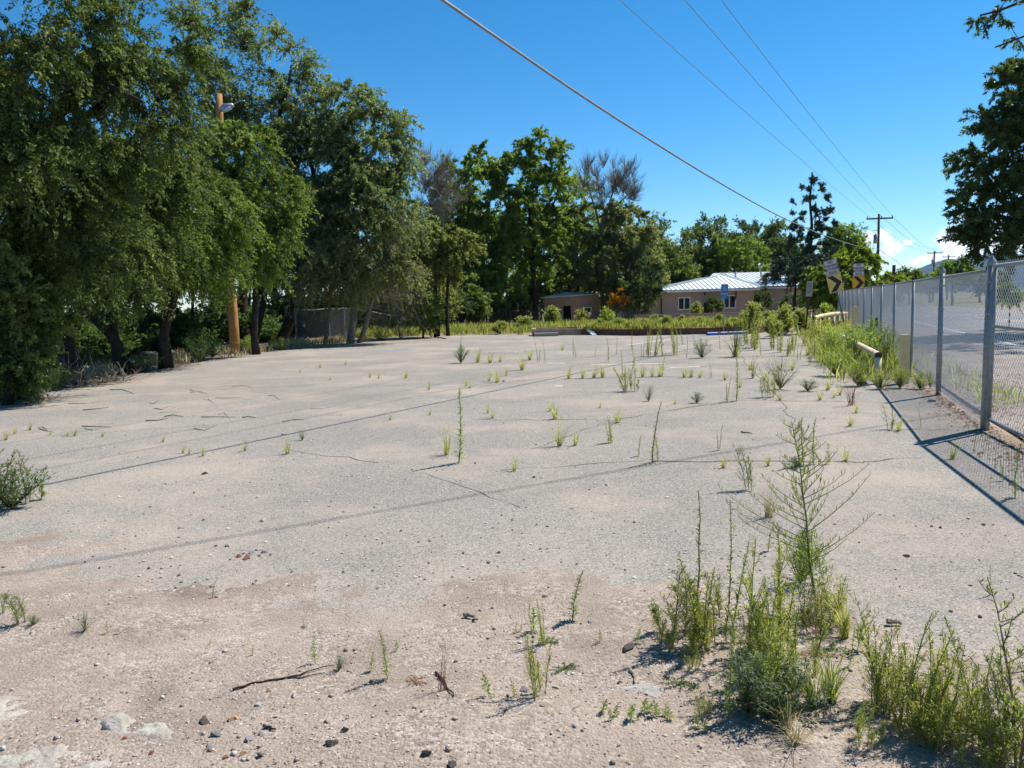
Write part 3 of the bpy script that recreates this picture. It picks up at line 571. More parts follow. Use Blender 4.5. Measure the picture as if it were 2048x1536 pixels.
BG = [(905, 440, 66, 55, 95, 'elm', 'green tree filling the gap behind the small olive tree'), (985, 430, 72, 62, 105, 'cotton', 'green tree deep behind the cottonwoods'), (1135, 445, 74, 62, 100, 'cotton', 'green tree deep behind the shed'), (1230, 490, 76, 62, 85, 'elmblue', 'grey green tree deep behind the elm with bare branches'), (1280, 520, 72, 38, 75, 'olive', 'olive green tree ending the bank beside the house'), (840, 520, 62, 50, 70, 'elm', 'green tree seen between the round elm and the olive tree'),
      (1345, 540, 80, 35, 45, 'elm', 'mid green tree peeping over the low left end of the white roof'), (1440, 475, 92, 66, 48, 'darktree', 'wide domed green tree rising behind the metal roofed house'), (1400, 510, 88, 45, 45, 'elm', 'green tree filling the gap left of the domed one'), (1480, 520, 86, 50, 40, 'cotton', 'bright green tree just above the house ridge'),
      (1540, 480, 96, 45, 38, 'darktree', 'dark green tree between the domed tree and the tall conifer'), (1580, 520, 90, 40, 40, 'darktree', 'dark green tree low behind the end of the house roof'), (1690, 485, 84, 28, 30, 'cotton', 'round green tree just beyond the tall conifer'), (1310, 500, 90, 30, 60, 'elmblue', 'hazy green tree beyond the brownish elm')]
for i, (px, py, dd, rx, ry, mm, lab) in enumerate(BG):
    tree('background_tree', lab, [(.25, [(px, 620, dd), (px, py + 20, dd), (px, py - 10, dd)])], [(px, py, dd, rx, ry), (px - rx * .4, py + ry * .6, dd, rx * .8, ry * .8), (px + rx * .5, py + ry * .5, dd, rx * .7, ry * .7), (px, 590, dd, rx, 35)], .31, 15 * K, mm, seed=50 + i, ncl=90, spray=1.9, droop=.2, group='background trees')
tree('conifer_tree', 'tall dark conifer with layered tufted branches above the house end', [(.28, [(1622, 620, 66), (1622, 480, 66), (1622, 345, 66)])],
     [(1622, 352, 66, 9, 14), (1609, 378, 66, 11, 5), (1638, 375, 66, 13, 6), (1600, 402, 66, 15, 7), (1642, 400, 66, 15, 7), (1622, 390, 66, 8, 8), (1648, 425, 66, 18, 11), (1596, 436, 66, 16, 9), (1622, 430, 66, 14, 10), (1655, 450, 66, 15, 9), (1585, 468, 66, 22, 12), (1640, 472, 66, 26, 14), (1600, 500, 66, 30, 18), (1645, 505, 66, 30, 18), (1625, 455, 66, 22, 12), (1622, 535, 65, 42, 26), (1628, 410, 66, 10, 9)], .19, 26 * K, 'conifer', seed=61, ncl=110, spray=.5, droop=-.1, upness=.5, k=12, wide=.35)
tree('juniper_tree', 'dark spreading juniper bough hanging over the house end wall', [(.2, [(1590, 630, 57), (1590, 560, 57)])], [(1590, 545, 57, 48, 28), (1562, 556, 57, 36, 13), (1625, 545, 57, 40, 30), (1640, 580, 57, 35, 30)], .17, 20 * K, 'conifer', seed=62, ncl=70, spray=.8, wide=.35)
tree('ailanthus_tree', 'yellow green tree behind the two NO PARKING signs', [(.15, [(1700, 640, 52), (1700, 570, 52), (1700, 540, 52)])], [(1690, 560, 52, 45, 40), (1720, 530, 52.5, 36, 30), (1660, 590, 51.5, 38, 30), (1750, 560, 53, 30, 28), (1700, 510, 53, 28, 22), (1640, 560, 52, 30, 35), (1770, 585, 53, 25, 18)], .22, 30 * K, 'ailan', seed=63, ncl=100, spray=.9, droop=.6, wide=.45)
for i, (px, py, dd, rx, ry, mm, lab) in enumerate(((1905, 538, 95, 32, 20, 'cotton', 'rounded green tree at the mountain foot right of the far poles'), (1818, 555, 105, 26, 13, 'elm', 'small green tree below the mountain left of the far poles'), (1790, 565, 90, 25, 12, 'ailan', 'low yellowish tree beside the short dark post'), (1860, 565, 120, 40, 14, 'elm', 'low green tree row end under the second utility pole'), (1960, 560, 110, 50, 18, 'elm', 'green tree beyond the road under the big dark tree'))):
    tree('roadside_tree', lab, [(.2, [(px, 590, dd), (px, py, dd)])], [(px, py, dd, rx, ry), (px + rx * .4, py + ry * .5, dd, rx * .7, ry * .7), (px - rx * .4, py + ry * .5, dd, rx * .7, ry * .7)], .28, 7 * K, mm, seed=70 + i, ncl=45, spray=1.2, droop=.2)
tree('street_tree', 'big dark green tree overhanging the road beyond the fence', [(.4, [(2110, 640, 27), (2100, 480, 27), (2090, 300, 27), (2080, 200, 27)]), (.2, [(2100, 480, 27), (2000, 400, 27), (1960, 330, 27)]), (.2, [(2095, 400, 27), (2200, 320, 27), (2260, 260, 27)])],
     [(2010, 205, 27, 45, 60), (2070, 190, 27, 70, 70), (1985, 300, 27, 75, 55), (2080, 320, 27, 120, 90), (1990, 400, 26.5, 68, 55), (1985, 470, 26.5, 60, 45), (2080, 450, 27, 110, 80), (2170, 250, 28, 90, 120), (2220, 420, 28, 100, 110)], .12, 130 * K, 'darktree', shell=.3, seed=80, ncl=220, spray=1.0, droop=.35, k=10)
tree('street_tree', 'taller tree beyond the fence whose thin leafy bough hangs into the top right corner', [(.36, [(2420, 660, 25), (2400, 400, 25), (2330, 100, 25), (2230, -60, 25)]), (.09, [(2230, -60, 25), (2080, -10, 25), (2000, 20, 25), (1960, 30, 25)]), (.07, [(2210, -30, 25), (2080, 60, 25), (1990, 95, 25)])],
     [(1950, 40, 25, 30, 14), (1995, 22, 25, 36, 26), (2045, 60, 25, 32, 22), (2040, 5, 25, 40, 18), (2150, 20, 25, 70, 50), (2300, -60, 25, 160, 120)], .12, 14 * K, 'darktree', seed=81, ncl=90, spray=.5, droop=.6, k=7, twig_r=.008)
for i, (px, py, dd, rx, ry, lab) in enumerate(((2020, 590, 30, 22, 18, 'small bright green bush under the big dark tree across the road'), (1425, 610, 58.6, 18, 15, 'dark rounded shrub against the house wall between its windows'), (1525, 600, 60.5, 16, 24, 'tall dark shrub in the shaded corner of the house'), (1590, 606, 60, 24, 18, 'dark shrub under the juniper bough'))):
    tree('shrub', lab, [(.03, [(px, py + ry, dd), (px, py, dd)])], [(px, py, dd, rx, ry)], .12 if i else .08, 3500, 'elmlight' if i == 0 else 'darktree', cat='shrub', seed=90 + i, ncl=26, spray=.5)
# ------------------------------------------------------------------ the house, shed, low walls
def quad(mb, *p): mb.add(p, [tuple(range(len(p)))])
def gz(x, y): return float(hgt(x, y))
HY = 60.0
hx0, hx1 = D(1285, 600, HY).x, D(1508, 580, HY).x
house = thing('house', 'long tan pink stucco house with a white standing seam metal roof', 'house', (hx0, HY, -.35))
def part(mb, name, m, par, smooth=False, kind=None):
    o = mb.build(name, m, None, smooth); o.parent = par; o.matrix_parent_inverse = par_inv(par)
    if kind: o['kind'] = kind
    return o
def par_inv(par):
    Mx = Matrix.Identity(4); p = par
    while p is not None:
        Mx = Mx @ (Matrix.LocRotScale(p.location, p.rotation_euler, p.scale) @ (Matrix.Identity(4))).inverted() if p.parent is None else Mx
        p = p.parent
    return Mx
EZ = 2.24
def wall_with_holes(mb, x0, x1, y, z0, z1, th, holes):       # front wall split round its openings
    xs_ = sorted({x0, x1, *[h[0] for h in holes], *[h[1] for h in holes]})
    for a, b in zip(xs_, xs_[1:]):
        hh = [h for h in holes if h[0] <= a + 1e-6 and h[1] >= b - 1e-6]
        segs = [(z0, z1)] if not hh else [(z0, hh[0][2]), (hh[0][3], z1)]
        for s0, s1 in segs:
            if s1 > s0 + .01: mb.box(((a + b) / 2, y + th / 2, (s0 + s1) / 2), (b - a, th, s1 - s0))
wins = []
for (a, b_, t, bt) in ((1357, 1379, 596, 618), (1447, 1470, 592, 615)):
    p, q = D(a, t, HY), D(b_, bt, HY); wins.append((p.x, q.x, q.z, p.z))
mb = MB(); wall_with_holes(mb, hx0, hx1, HY, -.6, EZ, .25, wins)
mb.box((hx0 + .12, HY + 4.6, (EZ - .6) / 2), (.24, 8.7, EZ + .6)); mb.box((hx1 - .12, HY + 1.3, (EZ - .6) / 2), (.24, 2.1, EZ + .6))
part(mb, 'wall', M['stucco'], house)
mb = MB(); mb.box(((hx1 + 26.2) / 2, HY + 2.5, (EZ - .6) / 2), (26.2 - hx1, .24, EZ + .6)); mb.box((26.1, HY + 6, (EZ - .6) / 2), (.24, 6.7, EZ + .6)); part(mb, 'rear_wing_wall', M['stucco'], house)
for x0, x1, z0, z1 in wins:
    mb = MB(); t = .07
    mb.box(((x0 + x1) / 2, HY - .02, z1 + .02), (x1 - x0 + .16, .12, .09)); mb.box(((x0 + x1) / 2, HY - .02, z0 - .02), (x1 - x0 + .16, .14, .09))
    for xx in (x0 - .02, x1 + .02): mb.box((xx, HY - .02, (z0 + z1) / 2), (t, .12, z1 - z0 - .06))
    mb.box(((x0 + x1) / 2, HY - .01, (z0 + z1) / 2), (.08, .10, z1 - z0 - .06)); wf = part(mb, 'window', M['white'], house)
    for a, b_ in ((x0 + .02, (x0 + x1) / 2 - .04), ((x0 + x1) / 2 + .04, x1 - .02)):
        mb = MB(); mb.box(((a + b_) / 2, HY + .08, (z0 + z1) / 2), (b_ - a, .03, z1 - z0 - .06)); o = mb.build('pane', M['glass']); o.parent = wf; o.matrix_parent_inverse = wf.matrix_parent_inverse.copy() if False else Matrix.Identity(4)
        o.matrix_parent_inverse = Matrix.Identity(4)
def roof_plane(par, name, poly, fall, m, th=.06, step=.36):
    """a convex roof slope with raised seams running along fall"""
    P = [Vector(p) for p in poly]; n = (P[1] - P[0]).cross(P[2] - P[0]).normalized()
    if n.z < 0: n = -n
    f = Vector(fall); f = (f - n * f.dot(n)).normalized(); s = n.cross(f)
    mb = MB(); k = len(P); mb.add([p for p in P] + [p + n * th for p in P], [tuple(range(k))[::-1], tuple(range(k, 2 * k))] + [(i, (i + 1) % k, k + (i + 1) % k, k + i) for i in range(k)])
    rf = part(mb, name, m, par); mb = MB(); o = P[0]; U = [((p - o).dot(s), (p - o).dot(f)) for p in P]; u = min(a for a, b in U) + .1
    while u < max(a for a, b in U):
        cr_ = []
        for i in range(k):
            (a0, b0), (a1, b1) = U[i], U[(i + 1) % k]
            if (a0 - u) * (a1 - u) < 0: t = (u - a0) / (a1 - a0); cr_.append(b0 + (b1 - b0) * t)
        if len(cr_) >= 2:
            a, b_ = o + s * u + f * min(cr_), o + s * u + f * max(cr_); c = (a + b_) / 2 + n * (th + .028); L_ = (b_ - a).length
            rot = Matrix((s, f, n)).transposed(); mb.box(c, (.04, L_, .05), rot)
        u += step
    se = mb.build('seam', m); se.parent = rf; se['kind'] = 'stuff'
    return rf
ax0 = D(1313, 584, 59.4).x; ax1 = hx1 + .25; ap = D(1437, 553, 64)
roof_plane(house, 'roof', [(ax0, 59.4, EZ), (ax1, 59.4, EZ + .03), tuple(ap)], (0, -1, 0), M['metalroof'])
roof_plane(house, 'roof', [(ax0, 59.4, EZ), tuple(ap), (ap.x - .6, 68.5, ap.z - .1), (ax0, 69.2, EZ)], (-1, 0, 0), M['metalroof'])
roof_plane(house, 'roof', [(ax1, 59.4, EZ + .03), (ax1 + .8, 62.1, EZ + .25), (ap.x + 1.0, 66.5, ap.z + .25), tuple(ap)], (1, 0, 0), M['metalroof'])
r1, r2 = D(1426, 548, 70), D(1572, 540, 70)
sl_ = (r1.z - EZ - .16) / 8.1; roof_plane(house, 'roof', [(ap.x - 1.2, 64.2, EZ + .16 + 2.3 * sl_), (ax1 + .3, 61.9, EZ + .16), (26.8, 61.9, EZ + .16), (r2.x + .9, 70, r1.z), (r1.x, 70, r1.z)], (0, -1, 0), M['metalroof'])
mb = MB(); mb.box(((ax0 + ax1) / 2, 59.42, EZ - .07), (ax1 - ax0, .10, .14)); mb.box(((ax1 + 26.8) / 2, 61.92, EZ + .05), (26.8 - ax1 - .4, .10, .14)); part(mb, 'fascia', M['white'], house)
mb = MB()
for (px, t, bt) in ((1323, 588, 632),): p, q = D(px, t, HY - .15), D(px, bt, HY - .15); mb.tube([p, q], .055, 6)
part(mb, 'downspout', M['brownmetal'], house)
for pts in ([(1410, 584), (1410, 591)], [(1472, 582), (1472, 590), (1470, 600)]):
    mb = MB(); mb.tube([D(a, b_, HY - .1) for a, b_ in pts], .05, 6); part(mb, 'roof_spout', M['brownmetal'], house)
for (px, t, bt, dd, r_, ball) in ((1412, 551, 562, 67.5, .05, 0), (1434, 556, 563, 63.4, .06, 1), (1471, 546, 556, 65, .07, 1), (1483, 541, 546, 70.3, .09, 0), (1522, 534, 548, 67, .07, 1), (1540, 528, 547, 67.5, .06, 2)):
    p, q = D(px, t, dd), D(px, bt, dd); q.z -= .25; mb = MB(); mb.tube([q, p], r_, 8)
    if ball: mb.tube([p - Vector((0, 0, .06)), p + Vector((0, 0, .02)), p + Vector((0, 0, .1))], [r_ * 1.2, r_ * 2.0, r_ * 1.2], 8)
    part(mb, 'vent_pipe', M['lampgrey'], house)

# shed
c0, cL, cR = Vector((5.27, 59, 0)), Vector((2.68, 60.1, 0)), Vector((7.25, 60.9, 0)); cB = cL + cR - c0
shed = thing('shed', 'small flat roofed brown stucco shed with a dark open doorway', 'shed', (5.0, 60, -.35))
zl, zm, zr, zb = 1.88, 2.0, 2.1, 2.0
def vwall(mb, a, b, zt_a, zt_b, holes, th=.2):       # wall a->b with openings given along its length
    L_ = (b - a).length; d = (b - a).normalized(); nrm = Vector((-d.y, d.x, 0))
    xs_ = sorted({0, L_, *[h[0] for h in holes], *[h[1] for h in holes]})
    for s0, s1 in zip(xs_, xs_[1:]):
        hh = [h for h in holes if h[0] <= s0 + 1e-6 and h[1] >= s1 - 1e-6]; top0 = zt_a + (zt_b - zt_a) * s0 / L_; top1 = zt_a + (zt_b - zt_a) * s1 / L_
        for lo, h0, h1 in ([(-.6, top0, top1)] if not hh else ([(-.6, hh[0][2], hh[0][2])] if hh[0][2] > -.5 else []) + [(hh[0][3], top0, top1)]):
            p, q = a + d * s0, a + d * s1; vs = []
            for off in (0, th):
                for pt, z in ((p, lo), (q, lo), (q, h1), (p, h0)): vs.append((pt.x + nrm.x * off, pt.y + nrm.y * off, z))
            mb.add(vs, [(0, 1, 2, 3), (7, 6, 5, 4), (0, 4, 5, 1), (1, 5, 6, 2), (2, 6, 7, 3), (3, 7, 4, 0)])
mb = MB(); Lf = (c0 - cL).length
vwall(mb, cL, c0, zl, zm, [(1.60, 2.28, -.6, 1.27)]); vwall(mb, c0, cR, zm, zr, [(.70, 1.62, .52, 1.05)]); vwall(mb, cR, cB, zr, zb, []); vwall(mb, cB, cL, zb, zl, [])
part(mb, 'wall', M['shedstucco'], shed)
mb = MB(); d = (c0 - cL).normalized(); p = cL + d * 1.94 + Vector((-d.y, d.x, 0)) * .5; mb.box((p.x, p.y, .35), (.9, .04, 1.9), Matrix.Rotation(math.atan2(d.y, d.x), 3, 'Z')); part(mb, 'doorway', M['interior_shade'], shed)  # near-black panel behind the opening, shade of the interior put into its colour
d = (cR - c0).normalized(); nrm = Vector((-d.y, d.x, 0)); mb = MB(); rz = Matrix.Rotation(math.atan2(d.y, d.x), 3, 'Z')
for s0, z, sz in ((1.16, 1.08, (1.04, .1, .08)), (1.16, .49, (1.04, .1, .08)), (.68, .785, (.07, .1, .50)), (1.64, .785, (.07, .1, .50))): p = c0 + d * s0 - nrm * .02; mb.box((p.x, p.y, z), sz, rz)
wf = part(mb, 'window', M['white'], shed); mb = MB(); p = c0 + d * 1.16 + nrm * .08; mb.box((p.x, p.y, .785), (.92, .03, .52), rz); part(mb, 'window_pane', M['glass'], shed)
mb = MB(); ov = .18
tp = [(cL.x - .25, cL.y - .1, zl + .02), (c0.x + .05, c0.y - .25, zm + .02), (cR.x + .2, cR.y, zr + .02), (cB.x, cB.y + .2, zb + .3)]
mb.add(tp + [(a, b_, c + .07) for a, b_, c in tp], [(3, 2, 1, 0), (4, 5, 6, 7), (0, 1, 5, 4), (1, 2, 6, 5), (2, 3, 7, 6), (3, 0, 4, 7)])
part(mb, 'roof', M['metalroof'], shed)
mb = MB(); p = D(1119, 580, 61.5); mb.tube([(p.x, p.y, 1.7), (p.x, p.y, 2.55)], .07, 8); part(mb, 'stove_pipe', M['rust'], shed)

# low garden wall in front of the house
wall = thing('garden_wall', 'low reddish garden wall with a pale cap in front of the house', 'wall', (8.3, 50, -.25))
mb = MB(); mb.box(((8.3 + 19.6) / 2, 50.1, .13), (11.3, .2, .76)); part(mb, 'wall_body', M['stucco'], wall)
mb = MB()
mb.box(((8.3 + 19.6) / 2, 50.1, .545), (11.4, .28, .07)); part(mb, 'cap', M['sandstone'], wall)

# planting bed with retaining wall, kerbs, blocks
pl = thing('concrete_planter', 'broken tan concrete planter at the far edge of the lot', 'planter', (1.0, 35.6, 0))
a, b_ = D(1066, 662, 35.4), D(1185, 662, 34.6)
mb = MB(); mb.box((a.x + .62, 35.5, .16), (1.25, .16, .34)); part(mb, 'front_wall', M['planter'], pl)
mb = MB(); mb.box((a.x + 2.05, 35.75, .13), (1.6, .16, .32)); part(mb, 'front_wall', M['planter'], pl)
mb = MB(); mb.box((a.x + 1.5, 37.2, .17), (3.0, .16, .34)); part(mb, 'back_wall', M['planter'], pl)
mb = MB(); mb.box((a.x + .08, 36.4, .16), (.16, 1.6, .33)); part(mb, 'side_wall', M['planter'], pl)
mb = MB(); mb.box((a.x + .6, 35.15, .07), (1.1, .42, .16)); part(mb, 'step', M['paleconc'], pl)
mb = MB(); mb.box((b_.x - .05, 35.3, .2), (.22, 1.2, .07), Matrix.Rotation(.35, 3, 'X') @ Matrix.Rotation(.25, 3, 'Z')); tag(mb.build('board', M['white']), 'white weathered board leaning on the planter end', 'board')
mb = MB(); bed = jitter_poly([(3.4, 35.6), (5.5, 34.0), (8.0, 33.7), (10.6, 33.0), (12.3, 35), (12, 49.5), (4, 49.5)], .5, .08, rnd); mb.prism(bed, -.4, .26); tag(mb.build('planting_bed_soil', M['redwall']), kind='structure')
def block(name, label, cat, c, size, m, rz=0, par=None, group=None, jit=.012, seed=0):
    bm = bmesh.new(); bmesh.ops.create_cube(bm, size=1); bmesh.ops.bevel(bm, geom=bm.edges[:], offset=.05, segments=2, affect='EDGES')
    r_ = random.Random(seed + int(abs(c[0] * 100)))
    for v in bm.verts: v.co = Vector((v.co.x * size[0], v.co.y * size[1], v.co.z * size[2])) + Vector((r_.uniform(-jit, jit), r_.uniform(-jit, jit), r_.uniform(-jit, jit)))
    me = bpy.data.meshes.new(name); bm.to_mesh(me); bm.free(); me.materials.append(m); o = link(name, me); o.location = c; o.rotation_euler = (0, 0, rz)
    return tag(o, label, cat, group)
block('concrete_kerb', 'long tan concrete kerb block below the weedy planting bed', 'kerb', (*W(1380, 666)[:2], .13), (1.9, .3, .28), M['planter'], -.1)
block('sandstone_block', 'reddish sandstone block behind the blue wheel stop, the one nearer the kerb', 'stone block', (*W(1425, 662)[:2], .16), (.42, .3, .34), M['sandstone'])
block('sandstone_block', 'second reddish sandstone block, beside the parking sign post', 'stone block', (*W(1440, 662)[:2], .15), (.34, .3, .32), M['sandstone'], .1)
block('concrete_block', 'grey weathered concrete block among weeds beside the pipe railing', 'concrete block', (*W(1634, 681)[:2], .09), (.62, .3, .17), M['concrete'], -.15)
# blue wheel stop
p, q = W(1414, 671), W(1491, 668); dl = (q - p); ws = thing('wheel_stop', 'bright blue concrete wheel stop under the disabled parking sign', 'wheel stop', (p + q) / 2, math.atan2(dl.y, dl.x))
mb = MB(); prof = [(-.09, 0), (.09, 0), (.07, .10), (.04, .13), (-.04, .13), (-.07, .10)]; L_ = dl.length / 2
mb.add([(-L_, a, b) for a, b in prof] + [(L_, a, b) for a, b in prof], [tuple(range(6)), tuple(range(6, 12))[::-1]] + [(i, 6 + i, 6 + (i + 1) % 6, (i + 1) % 6) for i in range(6)])
mb.build('stop_body', M['blue'], ws)
mb = MB(); r_ = random.Random(3)
for i in range(22): mb.box((r_.uniform(-.45, .25), r_.uniform(-.14, -.06), r_.uniform(.01, .12)), (r_.uniform(.03, .09), .03, .03), Matrix.Rotation(r_.uniform(0, 3), 3, 'Y'))
tag(mb.build('dead_leaf_litter', M['drywood'], ws), kind='stuff')

# ------------------------------------------------------------------ signs
def text(s, size, m, par, loc, rot=(R(90), 0, 0), sx=1, name='lettering', bold=.0):
    cu = bpy.data.curves.new(name, 'FONT'); cu.body = s; cu.size = size; cu.align_x = 'CENTER'; cu.align_y = 'CENTER'; cu.extrude = .0015; cu.offset = bold
    o = bpy.data.objects.new(name, cu); COL.objects.link(o); cu.materials.append(m); o.parent = par; o.location = loc; o.rotation_euler = rot; o.scale = (sx, 1, 1); bpy.context.view_layer.update(); me = bpy.data.meshes.new_from_object(o.evaluated_get(bpy.context.evaluated_depsgraph_get())); q = link(name, me, par); q.location = loc; q.rotation_euler = rot; q.scale = (sx, 1, 1); bpy.data.objects.remove(o); return q
def plate(par, name, wd, ht, z, y, m, r=.03, th=.004):
    pts = []
    for cx, cz, a0 in ((wd / 2 - r, ht / 2 - r, 0), (-wd / 2 + r, ht / 2 - r, 90), (-wd / 2 + r, -ht / 2 + r, 180), (wd / 2 - r, -ht / 2 + r, 270)):
        for k in range(4): an = R(a0 + k * 30); pts.append((cx + math.cos(an) * r, cz + math.sin(an) * r))
    n = len(pts); mb = MB(); mb.add([(a, y, z + b) for a, b in pts] + [(a, y + th, z + b) for a, b in pts], [tuple(range(n)), tuple(range(n, 2 * n))[::-1]] + [(i, n + i, n + (i + 1) % n, (i + 1) % n) for i in range(n)])
    return mb.build(name, m, par)
def ring_frame(mb, wd, ht, z, y, t=.012, off=.02):
    for cx, cz, a, b in ((0, ht / 2 - off, wd - 2 * off, t), (0, -ht / 2 + off, wd - 2 * off, t), (wd / 2 - off, 0, t, ht - 2 * off - t), (-wd / 2 + off, 0, t, ht - 2 * off - t)): mb.box((cx, y, z + cz), (a, .002, b))
def noparking(label, loc, rot, ymat, hpost, zc):
    root = thing('no_parking_sign', label, 'road sign', loc); root.rotation_euler = rot
    mb = MB(); mb.box((0, .03, hpost / 2), (.06, .035, hpost)); mb.build('post', M['steelpost'], root)
    a = plate(root, 'notice_plate', .57, .66, zc + .70, -.004, M['signwhite'], .045)
    mb = MB(); ring_frame(mb, .57, .66, zc + .70, -.0062, .014, .022); mb.build('border', M['signblack'], a)
    for i, s_ in enumerate(('NO', 'PARKING', 'BETWEEN', 'SIGNS')):
        text(s_, .155, M['signblack'], a, (0, -.0065, zc + .70 + .225 - i * .15), sx=.86, bold=.004)
    c = plate(root, 'chevron_plate', .61, .76, zc - .02, 0, ymat, .02)
    mb = MB(); h, wv = .36, .28
    pts = [(-wv * .95, h), (-.02, h), (wv, 0), (-.02, -h), (-wv * .95, -h), (wv * .18, 0)]
    mb.add([(x, -.003, zc - .02 + z * .97) for x, z in pts] + [(x, -.0012, zc - .02 + z * .97) for x, z in pts], [(0, 5, 2, 1), (5, 4, 3, 2)] + [(i, (i + 1) % 6, 6 + (i + 1) % 6, 6 + i) for i in range(6)])
    mb.build('chevron_mark', M['signblack'], c)
    for z in (.3, -.3): mb = MB(); mb.tube([(0, -.012, zc - .02 + z), (0, 0, zc - .02 + z)], .012, 8); mb.build('bolt', M['galv'], root)
    return root
p = D(1693, 655, 33); p.z = gz(p.x, p.y)
noparking('NO PARKING BETWEEN SIGNS notice leaning sideways above a faded yellow chevron', p, (R(3), R(-14.5), R(-8)), M['signyellow'], 2.3, 2.18)
p = D(1716, 640, 41); p.z = -.03
noparking('upright NO PARKING BETWEEN SIGNS notice above an amber chevron behind the fence', p, (0, R(-.5), R(-10)), M['signorange'], 2.4, 2.23)
p = W(1447, 668); hs_ = thing('parking_sign', 'blue disabled parking sign on a thin post behind the wheel stop', 'road sign', p, R(-6)); hs_.rotation_euler = (0, R(1.2), R(-8))
mb = MB(); mb.tube([(0, .03, 0), (0, .03, 2.12)], .022, 8); mb.build('post', M['galv'], hs_)
a = plate(hs_, 'sign_plate', .30, .46, 1.92, 0, M['signblue'], .02)
text('PARKING', .068, M['signwhite'], a, (0, -.0055, 1.745), sx=.95, bold=.001)
mb = MB()
def fl(mb, pts, w_): mb.tube([(x, -.003, 1.97 + z) for x, z in pts], w_, 6)
fl(mb, [(.055 * math.cos(R(t)) + .0, -.03 + .055 * math.sin(R(t))) for t in range(110, 371, 20)], .008)
fl(mb, [(-.012, .075), (-.008, -.005), (.045, -.008), (.07, -.075), (.092, -.068)], .010); fl(mb, [(-.01, .035), (.035, .03)], .008)
mb.tube([(-.014, -.006, 2.07), (-.014, -.001, 2.07)], .017, 12); mb.build('wheelchair_symbol', M['signwhite'], a)
mb = MB(); ring_frame(mb, .30, .46, 1.92, -.001, .006, .012); mb.build('border', M['signwhite'], a)
a = plate(hs_, 'lower_plate', .30, .14, 1.60, 0, M['signblue'], .015); text('VAN', .06, M['signwhite'], a, (.0, -.0055, 1.60), bold=.001)
p = W(1611, 668); p2 = D(1624, 568, p.y - .3); gs = thing('leaning_sign', 'narrow weathered grey sign on a leaning wooden stake', 'sign', p); v = p2 - p; gs.rotation_euler = (R(6), math.atan2(v.x, v.z), R(-15))
mb = MB(); mb.box((0, .03, .95), (.07, .05, 1.9)); mb.build('stake', M['darkpole'], gs); plate(gs, 'sign_plate', .24, .62, 1.85, -.002, M['greysign'], .01)
mb = MB()
for i in range(7): mb.box((random.uniform(-.015, .015), -.004, 2.07 - i * .065), (.15 + .02 * (i % 3), .002, .018))
tag(mb.build('faded_print', M['darkpole'], gs), kind='stuff')

# ------------------------------------------------------------------ bollards and pipe railings
def bollard(label, px, y, ztop, wd):
    p = D(px, 640, y); r = thing('bollard', label, 'bollard', (p.x, y, 0), R(-8)); mb = MB(); mb.box((0, 0, ztop / 2 - .1), (wd, wd, ztop + .2)); mb.build('post_body', M['cream'], r)
    mb = MB(); mb.box((0, 0, ztop + .012), (wd * 1.05, wd * 1.05, .022)); mb.build('cap', M['cream'], r)
bollard('square cream yellow bollard between the near pipe rail and the fence', 1811, 12.9, .82, .125)
bollard('square cream yellow bollard farther back beside the fence', 1710, 19.8, 1.21, .13)
def rail(label, a, b, rad, posts, zpost_top=0, caps=True, curve=0):
    a, b = Vector(a), Vector(b); r = thing('pipe_rail', label, 'guard rail', ((a.x + b.x) / 2, (a.y + b.y) / 2, 0)); off = r.location.copy(); mb = MB()
    n = 8; pts = [a.lerp(b, i / n) + Vector((0, 0, math.sin(math.pi * i / n) * curve)) for i in range(n + 1)]
    nn = 14; d = (b - a).normalized(); prof = pts
    mb.tube([p - off for p in prof], rad, nn, cap=False); o = mb.build('pipe', M['pipe'], r, True)
    mb = MB()                                   # pipe end: rusty disc set just inside, coloured dark for the hollow's shade
    for e, s_ in ((a, 1), (b, -1)): mb.tube([e - off + d * .004 * s_, e - off + d * .05 * s_], rad * .86, nn)
    mb.build('pipe_bore_shade', M['rust'], r)
    for t in posts:
        p = a.lerp(b, t) - off; mb = MB(); mb.tube([(p.x, p.y, -.2), (p.x, p.y, p.z - rad * .6)], rad * .92, 12); mb.build('post', M['pipe'], r, True)
rail('rusty end cream pipe rail lying low through the tall weeds by the fence', D(1757, 711, 12.9), D(1683, 671, 22), .062, (.005, .55, .97))
rail('cream pipe railing with many posts beside the leaning chevron sign', D(1628, 636, 29.5), D(1693, 627, 35.5), .08, (.02, .14, .38, .55, .72, .88, .98), curve=.06)
rail('dark mouthed pipe railing at the back near the garden wall', D(1548, 634, 41), D(1627, 622, 36.5), .07, (.03, .35, .65, .93))
rail('fallen cream pipe lying in the weeds below the railings', D(1619, 646, 31.5), D(1558, 669, 29.6), .065, ())
rail('short white pipe half sunk in weeds at the planting bed corner', D(1524, 650, 35), D(1551, 648, 36), .055, (.9,))

